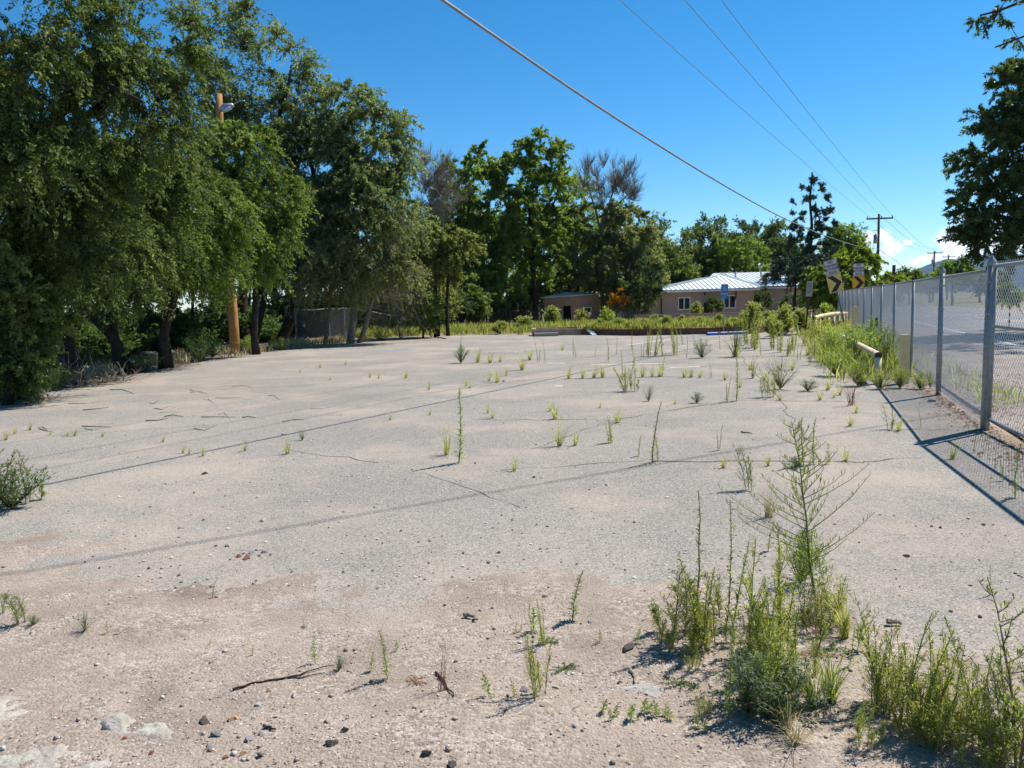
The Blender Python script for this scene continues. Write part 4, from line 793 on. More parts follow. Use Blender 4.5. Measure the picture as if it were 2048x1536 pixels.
# ------------------------------------------------------------------ chain-link fence with its gate
def weave(Lx, H, p=.0354, r=.0026):
    """zigzag wires of a chain-link panel along +x, from z=0 to H"""
    nc, ns = int(Lx / p), int(H / p); i = np.arange(nc)[:, None]; j = np.arange(ns + 1)[None]
    x = (i + .5 + np.where((i + j) % 2 == 0, .5, -.5) * 1.04) * p; z = np.broadcast_to(j * p, x.shape); y = np.where((i + j) % 2 == 0, .003, -.003) * np.ones_like(x)
    C = np.stack([x, y, z], -1); V = np.zeros((nc, ns + 1, 3, 3))
    for k in range(3): an = k * 2.094; V[:, :, k] = C + np.array([math.cos(an) * r, math.sin(an) * r, 0])
    idx = np.arange(nc * (ns + 1) * 3).reshape(nc, ns + 1, 3); q = []
    for k in range(3): q.append(np.stack([idx[:, :-1, k], idx[:, :-1, (k + 1) % 3], idx[:, 1:, (k + 1) % 3], idx[:, 1:, k]], -1).reshape(-1, 4))
    return V.reshape(-1, 3), np.concatenate(q)
BAY = 3.22; NB = 13
v_, q_ = weave(BAY, 1.76); panel_me = np_mesh('chain_link_mesh', v_, q_, M['wire'])
fa = math.atan2(fd.y, fd.x); P0 = Vector((5.3, 8.31, 0))
fence = thing('chain_link_fence', 'silver chain link fence running back along the road side of the lot', 'fence', P0, fa)
def fpost(x, h, r_, name, cap):
    mb = MB(); mb.tube([(x, 0, -.3), (x, 0, h)], r_, 12); o = mb.build(name, M['galv'], fence, True); mb = MB()
    if cap == 'acorn': mb.tube([(x, 0, h - .03), (x, 0, h + .012), (x, 0, h + .02), (x, 0, h + .085)], [r_ * 1.12, r_ * 1.12, r_ * 1.0, .004], 10)
    else: mb.tube([(x, 0, h - .02), (x, 0, h + .045)], [r_ * 1.15, r_ * .9], 10)
    c = mb.build('post_cap', M['galv'] if cap == 'acorn' else M['black'], o)
    return o
for k in range(NB + 1): fpost(k * BAY, 1.86 if k < 2 else 1.80, .042 if k == 0 else (.038 if k == 1 else .026), 'terminal_post' if k < 2 else 'line_post', 'acorn' if k < 2 else 'loop')
o = fpost(.10, 1.80, .03, 'gate_post', 'loop')
for k in range(NB):
    o = link('chain_link_mesh', panel_me, fence); o.location = (k * BAY, -.035, .03); o['kind'] = 'stuff'
    mb = MB(); mb.tube([(k * BAY, 0, 1.775), ((k + 1) * BAY, 0, 1.775)], .021, 8); mb.build('top_rail', M['galv'], fence, True)
    mb = MB(); mb.tube([(k * BAY, 0, .06), (k * BAY + BAY / 2, .01, .05), ((k + 1) * BAY, 0, .06)], .003, 4); mb.build('tension_wire', M['wire'], fence)
for k in range(2):
    for z in (.25, .6, .95, 1.3, 1.65): mb = MB(); mb.tube([(k * BAY, 0, z - .012), (k * BAY, 0, z + .012)], .048 if k == 0 else .043, 10); mb.build('tension_band', M['galv'], fence)
mb = MB(); r_ = random.Random(8)
for i in range(46): mb.box((r_.uniform(14.05, 14.35), r_.uniform(-.09, .02), .78 + r_.uniform(-.12, .06)), (.08, .05, .02), Matrix.Rotation(r_.uniform(0, 3), 3, 'Y'))
tag(mb.build('caught_rag', M['black']), 'small dark rag caught in the chain link mesh', 'rag'); bpy.data.objects['caught_rag'].location = P0; bpy.data.objects['caught_rag'].rotation_euler = (0, 0, fa)
gdir = Vector((5.05 - 5.3, 7.45 - 8.31, 0)).normalized(); ga = math.atan2(gdir.y, gdir.x)
gate = thing('chain_link_gate', 'wide chain link gate with tubular frame hung on the near fence post', 'gate', P0 + gdir * .09, ga)
GL = 3.6
mb = MB(); mb.tube([(0, 0, .14), (GL, 0, .14)], .022, 8); mb.build('bottom_rail', M['galv'], gate, True)
mb = MB(); mb.tube([(0, 0, 1.82), (GL, 0, 1.82)], .022, 8); mb.build('top_rail', M['galv'], gate, True)
mb = MB(); mb.tube([(0, 0, 1.17), (GL, 0, 1.17)], .02, 8); mb.build('middle_rail', M['galv'], gate, True)
for x in (0.03, GL): mb = MB(); mb.tube([(x, 0, .12), (x, 0, 1.85)], .022, 8); mb.build('gate_stile', M['galv'], gate, True)
v_, q_ = weave(GL, 1.78); o = link('chain_link_mesh', np_mesh('gate_mesh', v_, q_, M['wire']), gate); o.location = (0, .028, .10); o['kind'] = 'stuff'
mb = MB()
for z in (.3, 1.6): mb.tube([(-.08, 0, z), (.04, 0, z)], .018, 6); mb.tube([(-.02, 0, z - .04), (-.02, 0, z + .04)], .03, 8)
mb.build('hinge', M['galv'], gate)

# broken chain-link fence in the wood, stick fences
of = thing('old_fence', 'sagging dull chain link fence in the shade of the left wood', 'fence', (-9.3, 33, 0))
v_, q_ = weave(3.0, 1.7, p=.05, r=.006); old_me = np_mesh('old_chain_link', v_, q_, M['dullwire'])
pts = [D(594, 690, 32.5), D(660, 686, 35.2), D(690, 676, 37.5), D(716, 668, 40.2)]
for p in pts: p.z = gz(p.x, p.y)
for i, p in enumerate(pts):
    mb = MB(); q = p - of.location; mb.tube([(q.x, q.y, -.5), (q.x, q.y, 1.62)], .05 if i == 0 else .035, 8); mb.build('post', M['dullwire'] if i else M['greybark'], of)
for p, q in zip(pts, pts[1:]):
    for ww in range(1):
        o = link('chain_link_mesh', old_me, of); d = q - p; o.location = p - of.location; o.rotation_euler = (0, 0, math.atan2(d.y, d.x)); o.scale = (d.length / 3.0, 1, .95); o['kind'] = 'stuff'
    mb = MB(); m_ = (p + q) / 2 - of.location; mb.tube([p - of.location + Vector((0, 0, 1.58)), m_ + Vector((0, 0, 1.52)), q - of.location + Vector((0, 0, 1.58))], .022, 6); mb.build('top_rail', M['dullwire'], of)
ff = thing('fallen_fence_panel', 'loose fence panel tipped over beside the green bush', 'fence panel', (D(728, 668, 39).x, 39, gz(-7, 39))); ff.rotation_euler = (R(-6), R(14), R(10))
mb = MB()
for x in (0, 1.1): mb.tube([(x, 0, 0), (x, 0, 1.45)], .025, 6)
for z in (.03, 1.43): mb.tube([(0, 0, z), (1.1, 0, z)], .025, 6)
mb.build('frame', M['dullwire'], ff); v_, q_ = weave(1.1, 1.4, .05, .004); o = link('chain_link_mesh', np_mesh('loose_mesh', v_, q_, M['galv']), ff); o['kind'] = 'stuff'
def stick_fence(label, a, b, ztop, m, n, seed):
    r_ = random.Random(seed); a, b = Vector(a), Vector(b); root = thing('stick_fence', label, 'fence', a); big = MB()
    for i in range(n):
        p = a.lerp(b, (i + r_.uniform(-.3, .3)) / n) - a; h = ztop + r_.uniform(-.22, .25); z0 = gz(p.x + a.x, p.y + a.y) - a.z; q = Vector((r_.uniform(-.05, .05), r_.uniform(-.06, .06), 0))
        big.tube([(p.x, p.y + r_.uniform(-.02, .02), z0 - .1), (p.x + q.x * .5, p.y, z0 + h * .6), (p.x + q.x, p.y + q.y, z0 + h)], [.034, .03, .02], 5)
    tag(big.build('stick', m, root), kind='stuff')
    for z in (.45, 1.1): mb = MB(); mb.tube([(0, .05, z), (b.x - a.x, b.y - a.y + .05, z)], .03, 5); mb.build('rail', m, root)
p, q = D(875, 640, 52), D(1086, 640, 57); stick_fence('dark fence of uneven upright sticks between the wood and the shed', (p.x, p.y, -.2), (q.x, q.y, -.25), 1.35, M['bark'], 150, 4)
p, q = D(1200, 640, 58.5), D(1282, 640, 57); stick_fence('grey stick fence under the orange flowering creeper', (p.x, p.y, -.3), (q.x, q.y, -.3), 1.35, M['greybark'], 60, 5)

# ------------------------------------------------------------------ poles and wires
lp = thing('lamp_pole', 'leaning orange brown wooden pole with a grey street lamp, among the elms', 'street lamp', W(470, 705)); b0 = W(470, 705); t0 = D(437, 188, b0.y + .3)
o_ = lp.location
mb = MB(); n = 10; mb.tube([(b0 - o_).lerp(t0 - o_, i / n) + Vector((math.sin(i * 1.3) * .015, 0, -.3 if i == 0 else 0)) for i in range(n + 1)], [.185 - .065 * i / n for i in range(n + 1)], 14); mb.build('pole', M['polewood'], lp, True)
L0 = [D(441, 222, b0.y + .2) - o_, D(466, 209, b0.y) - o_, D(480, 202, b0.y - .1) - o_, D(489, 202, b0.y - .2) - o_]
mb = MB(); mb.tube(L0, .03, 8); mb.build('lamp_arm', M['lampgrey'], lp, True)
mb = MB(); mb.tube([D(440, 220, b0.y - .2) - o_, D(450, 216, b0.y - .25) - o_, D(466, 210, b0.y - .3) - o_], [.06, .16, .07], 10); mb.build('lamp_head', M['lampgrey'], lp, True)
mb = MB(); mb.tube([D(447, 222, b0.y - .3) - o_, D(462, 215, b0.y - .34) - o_], .07, 10); mb.build('lens', M['lampglass'], lp, True)
def power_pole(label, px, base_d, ptop, arms, can=None, arm_len=1.22, r=.15):
    t = D(*ptop, base_d); root = thing('utility_pole', label, 'utility pole', (t.x, base_d, -.1)); lz = root.location
    mb = MB(); mb.tube([(0, 0, 0), (0, 0, t.z + .1)], [r, r * .72], 10); mb.build('pole', M['darkpole'], root, True)
    for za, tl in arms:
        mb = MB(); mb.box((0, -.16, t.z + .1 - za), (2 * arm_len, .12, .14), Matrix.Rotation(tl, 3, 'Z')); a = mb.build('crossarm', M['darkpole'], root)
        for s in (-.95, .95, .12):
            mb = MB(); x = s * arm_len * math.cos(tl); y = -.16 + s * arm_len * math.sin(tl); mb.tube([(x, y, t.z + .17 - za), (x, y, t.z + .30 - za), (x, y, t.z + .36 - za)], [.03, .05, .03], 6); mb.build('insulator', M['rust'], a)
    if can:
        mb = MB(); mb.tube([(-.32, -.1, t.z + .1 - can - .45), (-.32, -.1, t.z + .1 - can + .4)], .2, 12); c = mb.build('transformer', M['lampgrey'], root, True)
        mb = MB(); mb.tube([(-.32, -.1, t.z + .5 - can), (-.32, -.1, t.z + .72 - can)], [.05, .025], 6); mb.build('bushing', M['rust'], c)
        mb = MB(); mb.tube([(-.6, -.1, t.z + .1 - can + .8), (-.1, -.1, t.z + .1 - can + .75)], .025, 5); mb.build('bracket', M['darkpole'], root)
    return root, t
_, tp1 = power_pole('tall wooden utility pole with crossarm, nearest of the three', 1757, 75, (1758, 428), [(.45, R(-8))], can=2.4)
power_pole('second utility pole along the road with crossarm and transformer', 1868, 133, (1869, 502), [(.35, R(-8))], can=1.9, r=.17)
power_pole('farthest small utility pole just left of the big dark tree', 1897, 160, (1897, 510), [(.4, R(-8))], can=2.4, r=.17)
mb = MB(); p = D(1788, 530, 60); mb.tube([(p.x, p.y, -.2), (p.x, p.y, p.z)], .13, 8); tag(mb.build('short_post', M['darkpole']), 'short dark wooden post standing right of the near utility pole', 'post')
def wire(name, label, pts, r, m, group=None, n=40, cat='wire'):
    """smooth quadratic-ish path through given 3D points (Catmull-Rom)"""
    P = [Vector(p) for p in pts]; P = [P[0] * 2 - P[1]] + P + [P[-1] * 2 - P[-2]]; out = []
    for i in range(1, len(P) - 2):
        for k in range(n):
            t = k / n; a, b, c, d = P[i - 1:i + 3]
            out.append(.5 * ((2 * b) + (c - a) * t + (2 * a - 5 * b + 4 * c - d) * t * t + (3 * b - a - 3 * c + d) * t ** 3))
    out.append(P[-2]); mb = MB(); mb.tube(out, r, 6); return tag(mb.build(name, m, None, True), label, cat, group)
att = D(1756, 498, 74.8)
wire('service_cable', 'thick pale cable sagging from the sky down to the near utility pole', [(-14, -12.5, 7.4), (-5.6, 1.4, 5.95), (-.72, 9.5, 5.22), (2.14, 14.4, 4.88), (6.55, 22.0, 4.58), (11.2, 30, 4.45), (18.5, 42.5, 4.58), (27.5, 58.5, 5.1), tuple(att)], .02, M['cable'], n=14, cat='cable')
e = D(1856, 545, 132)
wire('service_cable', 'pale cable dipping from the near utility pole towards the second', [tuple(att), tuple(D(1790, 520, 95)), tuple(D(1815, 535, 112)), tuple(D(1869, 535, 133))], .025, M['cable'], cat='cable')
for (q, x0, lab) in (((1240, 0), (1736, 431), 'thin power line to the road side crossarm tip, lowest of the three in the sky'), ((1370, 0), (1757, 427), 'thin middle power line running to the top of the near utility pole'), ((1443, 0), (1783, 430), 'thin power line to the crossarm end nearest the big dark tree')):
    p0 = D(*x0, 75); best = None
    for i in range(400):                              # plan direction whose height at the frame edge is 8.7 m
        ratio = .5 + i * .0005; r_ = ray(*q); k = r_[0] / r_[1]; s = (p0.x - k * 75) / (ratio - k); y = 75 - s
        if 5 < y < 60:
            P = D(*q, y)
            if best is None or abs(P.z - 8.75) < abs(best[0].z - 8.75): best = (P, ratio)
    P, ratio = best; mid = (P + p0) / 2; x_, y_ = mid.x, mid.y
    back = P + (P - p0).normalized() * 38; back.z = 9.3; half = P.lerp(p0, .5); half.z = (P.z + p0.z) / 2 - .12
    wire('power_line', lab, [tuple(back), tuple(P), tuple(half), tuple(p0)], .008, M['wirethin'], 'power lines crossing the sky')
for (a, b_, lab) in (((1736, 432), (1857, 505), 'thin power line between the first two poles, lowest of its set'), ((1757, 428), (1869, 501), 'thin power line between the first two poles, middle of its set'), ((1783, 431), (1882, 504), 'thin power line between the first two poles, nearest the dark tree')):
    p, q = D(*a, 75), D(*b_, 133); m_ = (p + q) / 2; m_.z -= .75; wire('power_line', lab, [tuple(p), tuple(m_), tuple(q)], .014, M['wirethin'], 'power lines between the far poles')
for (a, b_, lab) in (((1752, 470), (1735, 520), 'short slack wire hanging from the transformer of the near pole'), ((1760, 460), (1776, 545), 'slack wire dropping from the near pole towards the short post')):
    p, q = D(*a, 74.7), D(*b_, 74.7 if b_[0] < 1750 else 60.1); m_ = (p + q) / 2; m_.z -= .5; wire('slack_wire', lab, [tuple(p), tuple(m_), tuple(q)], .012, M['wirethin'])
# the high wire whose shadow crosses the sandy part of the lot
h = 9.0; kx, ky = SUN.x / SUN.z, SUN.y / SUN.z
A, B = W(0, 1152), W(1450, 905); dr = (B - A).normalized()
wire('power_line', 'high dark wire that throws the blurred shadow across the sandy front of the lot', [(A.x + kx * h - dr.x * 25, A.y + ky * h - dr.y * 25, h + .6), (A.x + kx * h, A.y + ky * h, h), (B.x + kx * h, B.y + ky * h, h), (B.x + kx * h + dr.x * 25, B.y + ky * h + dr.y * 25, h + .6)], .0125, M['wirethin'])
print('built', round(time.time() - T0, 1))
# ------------------------------------------------------------------ weeds
class Leafy:
    """stems as tubes, leaves as folded diamonds with a colour value"""
    def __init__(s, seed): s.rng = random.Random(seed); s.st = MB(); s.V = []; s.Q = []; s.C = []
    def leaf(s, p, d, L, wd, c=None, curl=.25):
        r = s.rng; d = d.normalized(); up = Vector((0, 0, 1)); b = d.cross(up)
        b = b.normalized() if b.length > 1e-4 else Vector((1, 0, 0)); b = (b + Vector((r.uniform(-.5, .5), r.uniform(-.5, .5), r.uniform(-.5, .5)))).normalized()
        tip = p + d * L + Vector((0, 0, -curl * L)); m = p + d * L * .5; o = len(s.V)
        s.V += [p, m + b * wd * .5, tip, m - b * wd * .5]; s.Q.append((o, o + 1, o + 2, o + 3)); s.C.append(r.random() if c is None else min(1, max(0, c + r.uniform(-.25, .25))))
    def stem(s, pts, r0, r1): n = len(pts); s.st.tube(pts, [r0 + (r1 - r0) * i / (n - 1) for i in range(n)], 4, cap=False)
    def meshes(s, m_leaf, m_stem):
        lm = np_mesh('foliage', np.array([tuple(v) for v in s.V]), np.array(s.Q), M[m_leaf], np.array(s.C)) if s.V else None
        return lm, (s.st.mesh('stem', M[m_stem], True) if s.st.v else None)
def rdir(r, el): a = r.uniform(0, 2 * math.pi); return Vector((math.cos(a) * math.cos(el), math.sin(a) * math.cos(el), math.sin(el)))
def axis(r, h, bend=.14, n=6):
    a = r.uniform(0, 6.28); return [Vector((math.cos(a) * bend * h * (i / n) ** 2 + r.uniform(-.006, .006) * h, math.sin(a) * bend * h * (i / n) ** 2 + r.uniform(-.006, .006) * h, h * i / n)) for i in range(n + 1)]
def along(pts, t): f = t * (len(pts) - 1); i = min(int(f), len(pts) - 2); return pts[i].lerp(pts[i + 1], f - i)
def t_spire(sd, n=150, L=.15, wd=.02, nst=1, spread=.1):        # horseweed: one or a few upright leafy wands, height 1
    k = Leafy(sd); r = k.rng
    for s_ in range(nst):
        h = 1 if s_ == 0 else r.uniform(.5, .95); o = Vector((r.uniform(-1, 1), r.uniform(-1, 1), 0)) * spread * (s_ > 0); ax = [p + o * (1 + p.z) for p in axis(r, h)]
        k.stem(ax, .010, .003)
        for i in range(n):
            t = (i + r.random()) / n; k.leaf(along(ax, .03 + .97 * t), rdir(r, R(r.uniform(15, 60))), L * (1 - .68 * t) * r.uniform(.6, 1.2), wd * (1 - .3 * t), .75 - .5 * t)
    return k
def t_branchy(sd, nb=16, nst=3, spread=.16, leafL=.10, wd=.013, low=.06):  # leafy weed with side shoots
    k = Leafy(sd); r = k.rng
    for s_ in range(nst):
        h = 1 if s_ == 0 else r.uniform(.3, .95); o = Vector((r.uniform(-1, 1), r.uniform(-1, 1), 0)) * spread * (s_ > 0); ax = [p + o * (1 + .9 * p.z) for p in axis(r, h, .2)]; k.stem(ax, .009, .003)
        for i in range(34): t = r.random() ** .8; k.leaf(along(ax, t), rdir(r, R(r.uniform(0, 60))), leafL * (1.1 - .5 * t), wd, .6 - .3 * t)
        for b in range(nb):
            t = low + (1 - low) * (b + r.random()) / nb * .9; p = along(ax, t); ln = (.34 - .24 * t) * h * r.uniform(.6, 1.2); d = rdir(r, R(r.uniform(22, 60))); bp = [p, p + d * ln * .5, p + d * ln + Vector((0, 0, ln * .22))]; k.stem(bp, .004, .002)
            for j in range(12): u = r.random(); k.leaf(along(bp, u), (d * .5 + rdir(r, R(r.uniform(-10, 70)))), leafL * (1.05 - .4 * u) * (1 - .35 * t), wd * .9, .65 - .4 * t)
    return k
def t_mustard(sd):                                                  # tall tumble mustard with arching wands of pods
    k = Leafy(sd); r = k.rng; ax = axis(r, 1, .03, 8); k.stem(ax, .009, .002)
    for i in range(52):
        t = .22 + .76 * i / 52; p = along(ax, t); ln = (.50 * (1 - t) + .06) * r.uniform(.5, 1.15) * (1.25 if .3 < t < .7 else 1); a = r.uniform(0, 6.28); d = Vector((math.cos(a) * .9, math.sin(a) * .9, .42))
        bp = [p, p + d * ln * .35, p + d * ln * .7 + Vector((0, 0, .03 * ln)), p + d * ln + Vector((0, 0, .12 * ln))]; k.stem(bp, .0032, .0012)
        for j in range(int(8 + ln * 46)): u = r.uniform(.1, 1); k.leaf(along(bp, u), d * .3 + Vector((r.uniform(-.3, .3), r.uniform(-.3, .3), 1)), .03 * r.uniform(.7, 1.3), .0045, .35, 0)
    for i in range(760):                                             # feathery basal skirt
        t = r.random() ** 1.4 * .42; rr_ = .17 * (1 - t * 1.6) + .01; a = r.uniform(0, 6.28); p = Vector((math.cos(a) * rr_ * r.random(), math.sin(a) * rr_ * r.random(), t)); k.leaf(p, rdir(r, R(r.uniform(10, 75))), r.uniform(.03, .075), .007, .55 - t)
    return k
def t_tuft(sd, n=40, bristle=0, lean=1.15, wd=.02):                   # grass tuft, height 1
    k = Leafy(sd); r = k.rng
    for i in range(n):
        a = r.uniform(0, 6.28); l = r.uniform(.35, 1) if i > bristle else 1; out = r.uniform(.1, 1) * lean * (1 if i >= bristle else .5); o = Vector((r.uniform(-.08, .08), r.uniform(-.08, .08), 0)); d = Vector((math.cos(a), math.sin(a), 0)); c = r.random()
        pts = [o, o + d * out * l * .3 + Vector((0, 0, l * .5)), o + d * out * l * .75 + Vector((0, 0, l * .86 - out * .1)), o + d * out * l + Vector((0, 0, l * (1 - out * .35)))]
        s_ = d.cross(Vector((0, 0, 1))) * wd * (.5 if i < bristle else 1); q = len(k.V)
        for p, f in zip(pts, (1, .8, .5, .08)): k.V += [p + s_ * f * .5, p - s_ * f * .5]
        for m_ in range(3): k.Q.append((q + 2 * m_, q + 2 * m_ + 1, q + 2 * m_ + 3, q + 2 * m_ + 2)); k.C.append(c)
        if i < bristle:
            for j in range(14): k.leaf(pts[3] - (pts[3] - pts[2]) * r.random() * .9, rdir(r, R(60)), .06, .01, .9)
    return k
def t_bush(sd, n=1500, flat=.62, L=.065, wd=.017, stems=30):          # kochia: dense fine dome, radius ~.5, height 1
    k = Leafy(sd); r = k.rng
    for i in range(stems):
        d = rdir(r, R(r.uniform(25, 88))); e = Vector((d.x * flat, d.y * flat, d.z)) * r.uniform(.75, 1.02); bp = [Vector((0, 0, 0)), e * .5 + Vector((r.uniform(-.03, .03), r.uniform(-.03, .03), .02)), e]; k.stem(bp, .008, .002)
        for j in range(n // stems):
            u = r.random() ** .6; p = along(bp, max(.12, u)); sd_ = Vector((r.uniform(-1, 1), r.uniform(-1, 1), r.uniform(-.6, 1))) * .09 * u; k.leaf(p + sd_, d * .5 + rdir(r, R(r.uniform(-10, 80))), L * r.uniform(.6, 1.3), wd, .35 + .4 * u - .2)
    return k
def t_mat(sd, n=260):                                                 # low creeping mat, radius ~.5, height ~.12
    k = Leafy(sd); r = k.rng
    for i in range(18):
        d = rdir(r, R(4)); e = d * r.uniform(.25, .55); bp = [Vector((0, 0, .01)), e * .5 + Vector((0, 0, .05)), e + Vector((0, 0, .03))]; k.stem(bp, .008, .004)
        for j in range(n // 18): k.leaf(along(bp, r.random()), rdir(r, R(r.uniform(10, 70))), r.uniform(.05, .11), .035, None, .1)
    return k
def t_dead(sd, n=46, lf=60):                                          # dead wiry brush, height 1
    k = Leafy(sd); r = k.rng
    for i in range(n):
        d = rdir(r, R(r.uniform(5, 80))); p = Vector((r.uniform(-.25, .25), r.uniform(-.2, .2), 0)); ln = r.uniform(.4, 1.0); bp = [p]
        for j in range(4): bp.append(bp[-1] + (d + Vector((r.uniform(-.5, .5), r.uniform(-.5, .5), r.uniform(-.45, .35)))).normalized() * ln / 4)
        for b in bp: b.z = max(b.z, .01)
        k.stem(bp, .010, .003)
        for m_ in range(2): q = along(bp, r.uniform(.3, .9)); e = (d + Vector((r.uniform(-1, 1), r.uniform(-1, 1), r.uniform(-.4, .8)))).normalized() * ln * .3; k.stem([q, q + e * .6, q + e], .005, .002)
    for i in range(lf): k.leaf(Vector((r.uniform(-.5, .5), r.uniform(-.4, .4), r.uniform(0, .3))), rdir(r, R(10)), .05, .02)
    return k
TPL = {}
def tpl(key, fns, m_leaf, m_stem='stem'): TPL[key] = [f.meshes(m_leaf, m_stem) for f in fns]
tpl('spire', [t_spire(i, 170) for i in range(4)], 'weed')
tpl('spires', [t_spire(10 + i, 120, nst=4, spread=.10) for i in range(3)], 'weedyel')
tpl('thin', [t_spire(20 + i, 110, L=.10, wd=.018, nst=1 + i % 2) for i in range(3)], 'weed', 'stemred')
tpl('leafy', [t_branchy(30 + i) for i in range(4)], 'weed', 'stemred')
tpl('leafyyel', [t_branchy(40 + i, nst=6, spread=.26, nb=13) for i in range(4)], 'weedyel')
tpl('sprout', [t_spire(50 + i, 46, L=.34, wd=.07) for i in range(4)], 'weed')
tpl('mustard', [t_mustard(60)], 'weed', 'stem')
tpl('tuft', [t_tuft(70 + i, 50, 3) for i in range(5)], 'tuft')
tpl('bristle', [t_tuft(80 + i, 44, 9) for i in range(3)], 'tuft')
tpl('dry', [t_tuft(90 + i, 60, 6, lean=1.0, wd=.012) for i in range(3)], 'drygrass')
tpl('greengrass', [t_tuft(100 + i, 110, 4, lean=.9, wd=.016) for i in range(2)], 'weed')
tpl('bush', [t_bush(110 + i, 1900) for i in range(3)], 'weed')
tpl('bushdark', [t_bush(120 + i, 1600, L=.07, wd=.02) for i in range(2)], 'weeddark')
tpl('bushblue', [t_bush(130 + i, 1300, L=.06, wd=.028) for i in range(2)], 'weedblue')
tpl('bushyel', [t_bush(140 + i, 1500, flat=.5) for i in range(3)], 'weedyel')
tpl('farbush', [t_bush(190 + i, 2400, flat=.6, L=.12, wd=.05, stems=40) for i in range(3)], 'bedgrass')
tpl('fargreen', [t_bush(195 + i, 2400, flat=.6, L=.12, wd=.05, stems=40) for i in range(2)], 'weed')
tpl('airy', [t_bush(150 + i, 520, flat=.6, L=.05, wd=.012, stems=34) for i in range(3)], 'weedblue')
tpl('mat', [t_mat(160 + i) for i in range(2)], 'weeddark')
tpl('matbrown', [t_mat(165)], 'redgrass')
tpl('dead', [t_dead(170 + i) for i in range(2)], 'drygrass', 'drywood')
tpl('redstalk', [t_tuft(180, 22, 8, lean=.55, wd=.014)], 'redgrass')
NAMES = dict(spire='horseweed', spires='horseweed_cluster', thin='thin_weed', leafy='leafy_weed', leafyyel='leafy_weed', sprout='weed_sprout', mustard='tumble_mustard', tuft='grass_tuft', bristle='grass_tuft', dry='dry_grass_tuft',
             greengrass='grass_clump', bush='weed_bush', bushdark='weed_bush', bushblue='weed_bush', bushyel='weed_bush', airy='airy_weed', farbush='weed_bush', fargreen='weed_bush', mat='creeping_weed', matbrown='creeping_weed', dead='dead_brush', redstalk='dry_stalk')
GRP = dict(spire=('slender green weed stalk rising from the old asphalt', 'green weed stalks in the asphalt'), spires=('cluster of yellow green weed stalks in the far asphalt', 'weed stalk clusters in the asphalt'), thin=('thin sparse weed stem in a crack of the asphalt', 'thin weeds in the cracks'),
           leafy=('small branching green weed on the lot', 'branching weeds'), leafyyel=('yellow green leafy weed on the lot', 'yellow green leafy weeds'), sprout=('tiny green weed sprout on the bare ground', 'tiny weed sprouts'), tuft=('short green grass tuft growing in an asphalt crack', 'grass tufts in the cracks'),
           bristle=('grass tuft with long thin seed stalks on the asphalt', 'seeding grass tufts'), dry=('small dry yellow grass tuft on the lot', 'dry grass tufts'), bush=('rounded green weed bush', 'green weed bushes'), bushyel=('rounded yellow green weed bush at the far edge of the lot', 'yellow green weed bushes'),
           airy=('airy grey green weed in the far asphalt', 'airy weeds'), bushdark=('dark green weed clump on the asphalt', 'dark weed clumps'), mat=('low creeping green weed mat', 'creeping mats'))
CNT = {}
def weed(kind, px, py, hpx, label=None, wide=1.0, cat='weed', z=None, loc=None, h=None, group=None, pick=None):
    i = CNT.get(kind, 0); CNT[kind] = i + 1; r = random.Random(hash((kind, i)) if False else i * 31 + len(kind) * 7)
    lm, sm = TPL[kind][(i if pick is None else pick) % len(TPL[kind])]
    p = Vector(loc) if loc else W(px, py)
    if not loc:
        for _ in range(3): p = W(px, py, dirt_z(p.x, p.y))
    dist = p.y / cp; hh = h or hpx * dist / F_PX * 1.02
    g = group
    if label is None: label, g = GRP[kind]; 
    root_me = lm or sm; big = hpx >= 45
    sc = (hh * wide, hh * wide, hh) if kind not in ('mat', 'matbrown') else (hh * wide, hh * wide, hh * .8)
    rot = (r.uniform(-.12, .12), r.uniform(-.12, .12), r.uniform(0, 6.28))
    if big and lm and sm:
        root = thing(NAMES[kind], label, cat, p, 0, g); root.rotation_euler = rot; root.scale = sc
        link('foliage', lm, root); link('stem', sm, root)
    else:
        root = link(NAMES[kind], lm or sm); root.location = p; root.rotation_euler = rot; root.scale = sc; tag(root, label, cat, g)
        if lm and sm and hpx > 18: link('stem', sm, root)
    return root
wd = weed
# --- the foreground patch
wd('mustard', 1632, 1228, 395, 'tallest tumble mustard with arching feathery branches near the fence side', wide=.95)
wd('bush', 1600, 1165, 110, 'fine bright green bush at the foot of the tall mustard', wide=1.1)
wd('thin', 1385, 1290, 315, 'tall slim weed with reddish stem, first in the foreground patch', wide=.8); wd('leafy', 1350, 1272, 170, 'leafy green weed at the base of the first slim stem', wide=1.2)
wd('leafy', 1395, 1262, 130, 'bushy green weed crowding the two slim stems', wide=1.2)
wd('thin', 1452, 1258, 268, 'tall slim weed with reddish stem next to the mustard', wide=.8); wd('leafy', 1440, 1235, 110, 'small green weed behind the slim stems', wide=1.2); wd('leafyyel', 1470, 1290, 100, 'pale weed between the slim stems and the blue green bush')
wd('leafyyel', 1535, 1345, 240, 'yellow green weed thicket in the middle of the foreground patch', wide=.75); wd('leafyyel', 1560, 1400, 200, 'yellow green weed rising from the blue green bush', wide=.8)
wd('spire', 1458, 1440, 190, 'slender weed at the near edge of the blue green bush', wide=.9); wd('spire', 1590, 1330, 110, 'green weed stalk behind the bristly grass', wide=1.0)
wd('bushblue', 1500, 1435, 135, 'blue green clover like bush low in the foreground patch', wide=1.2); wd('bushblue', 1585, 1425, 120, 'blue green bush beside the straw tussock', wide=1.3); wd('bushdark', 1545, 1442, 80, 'darker low bush under the blue green ones', wide=1.5)
wd('greengrass', 1660, 1405, 120, 'bright green grass clump arching beside the straw tussock', wide=1.1, cat='grass'); wd('greengrass', 1625, 1412, 95, 'smaller green grass clump behind the straw tussock', wide=1.2, cat='grass')
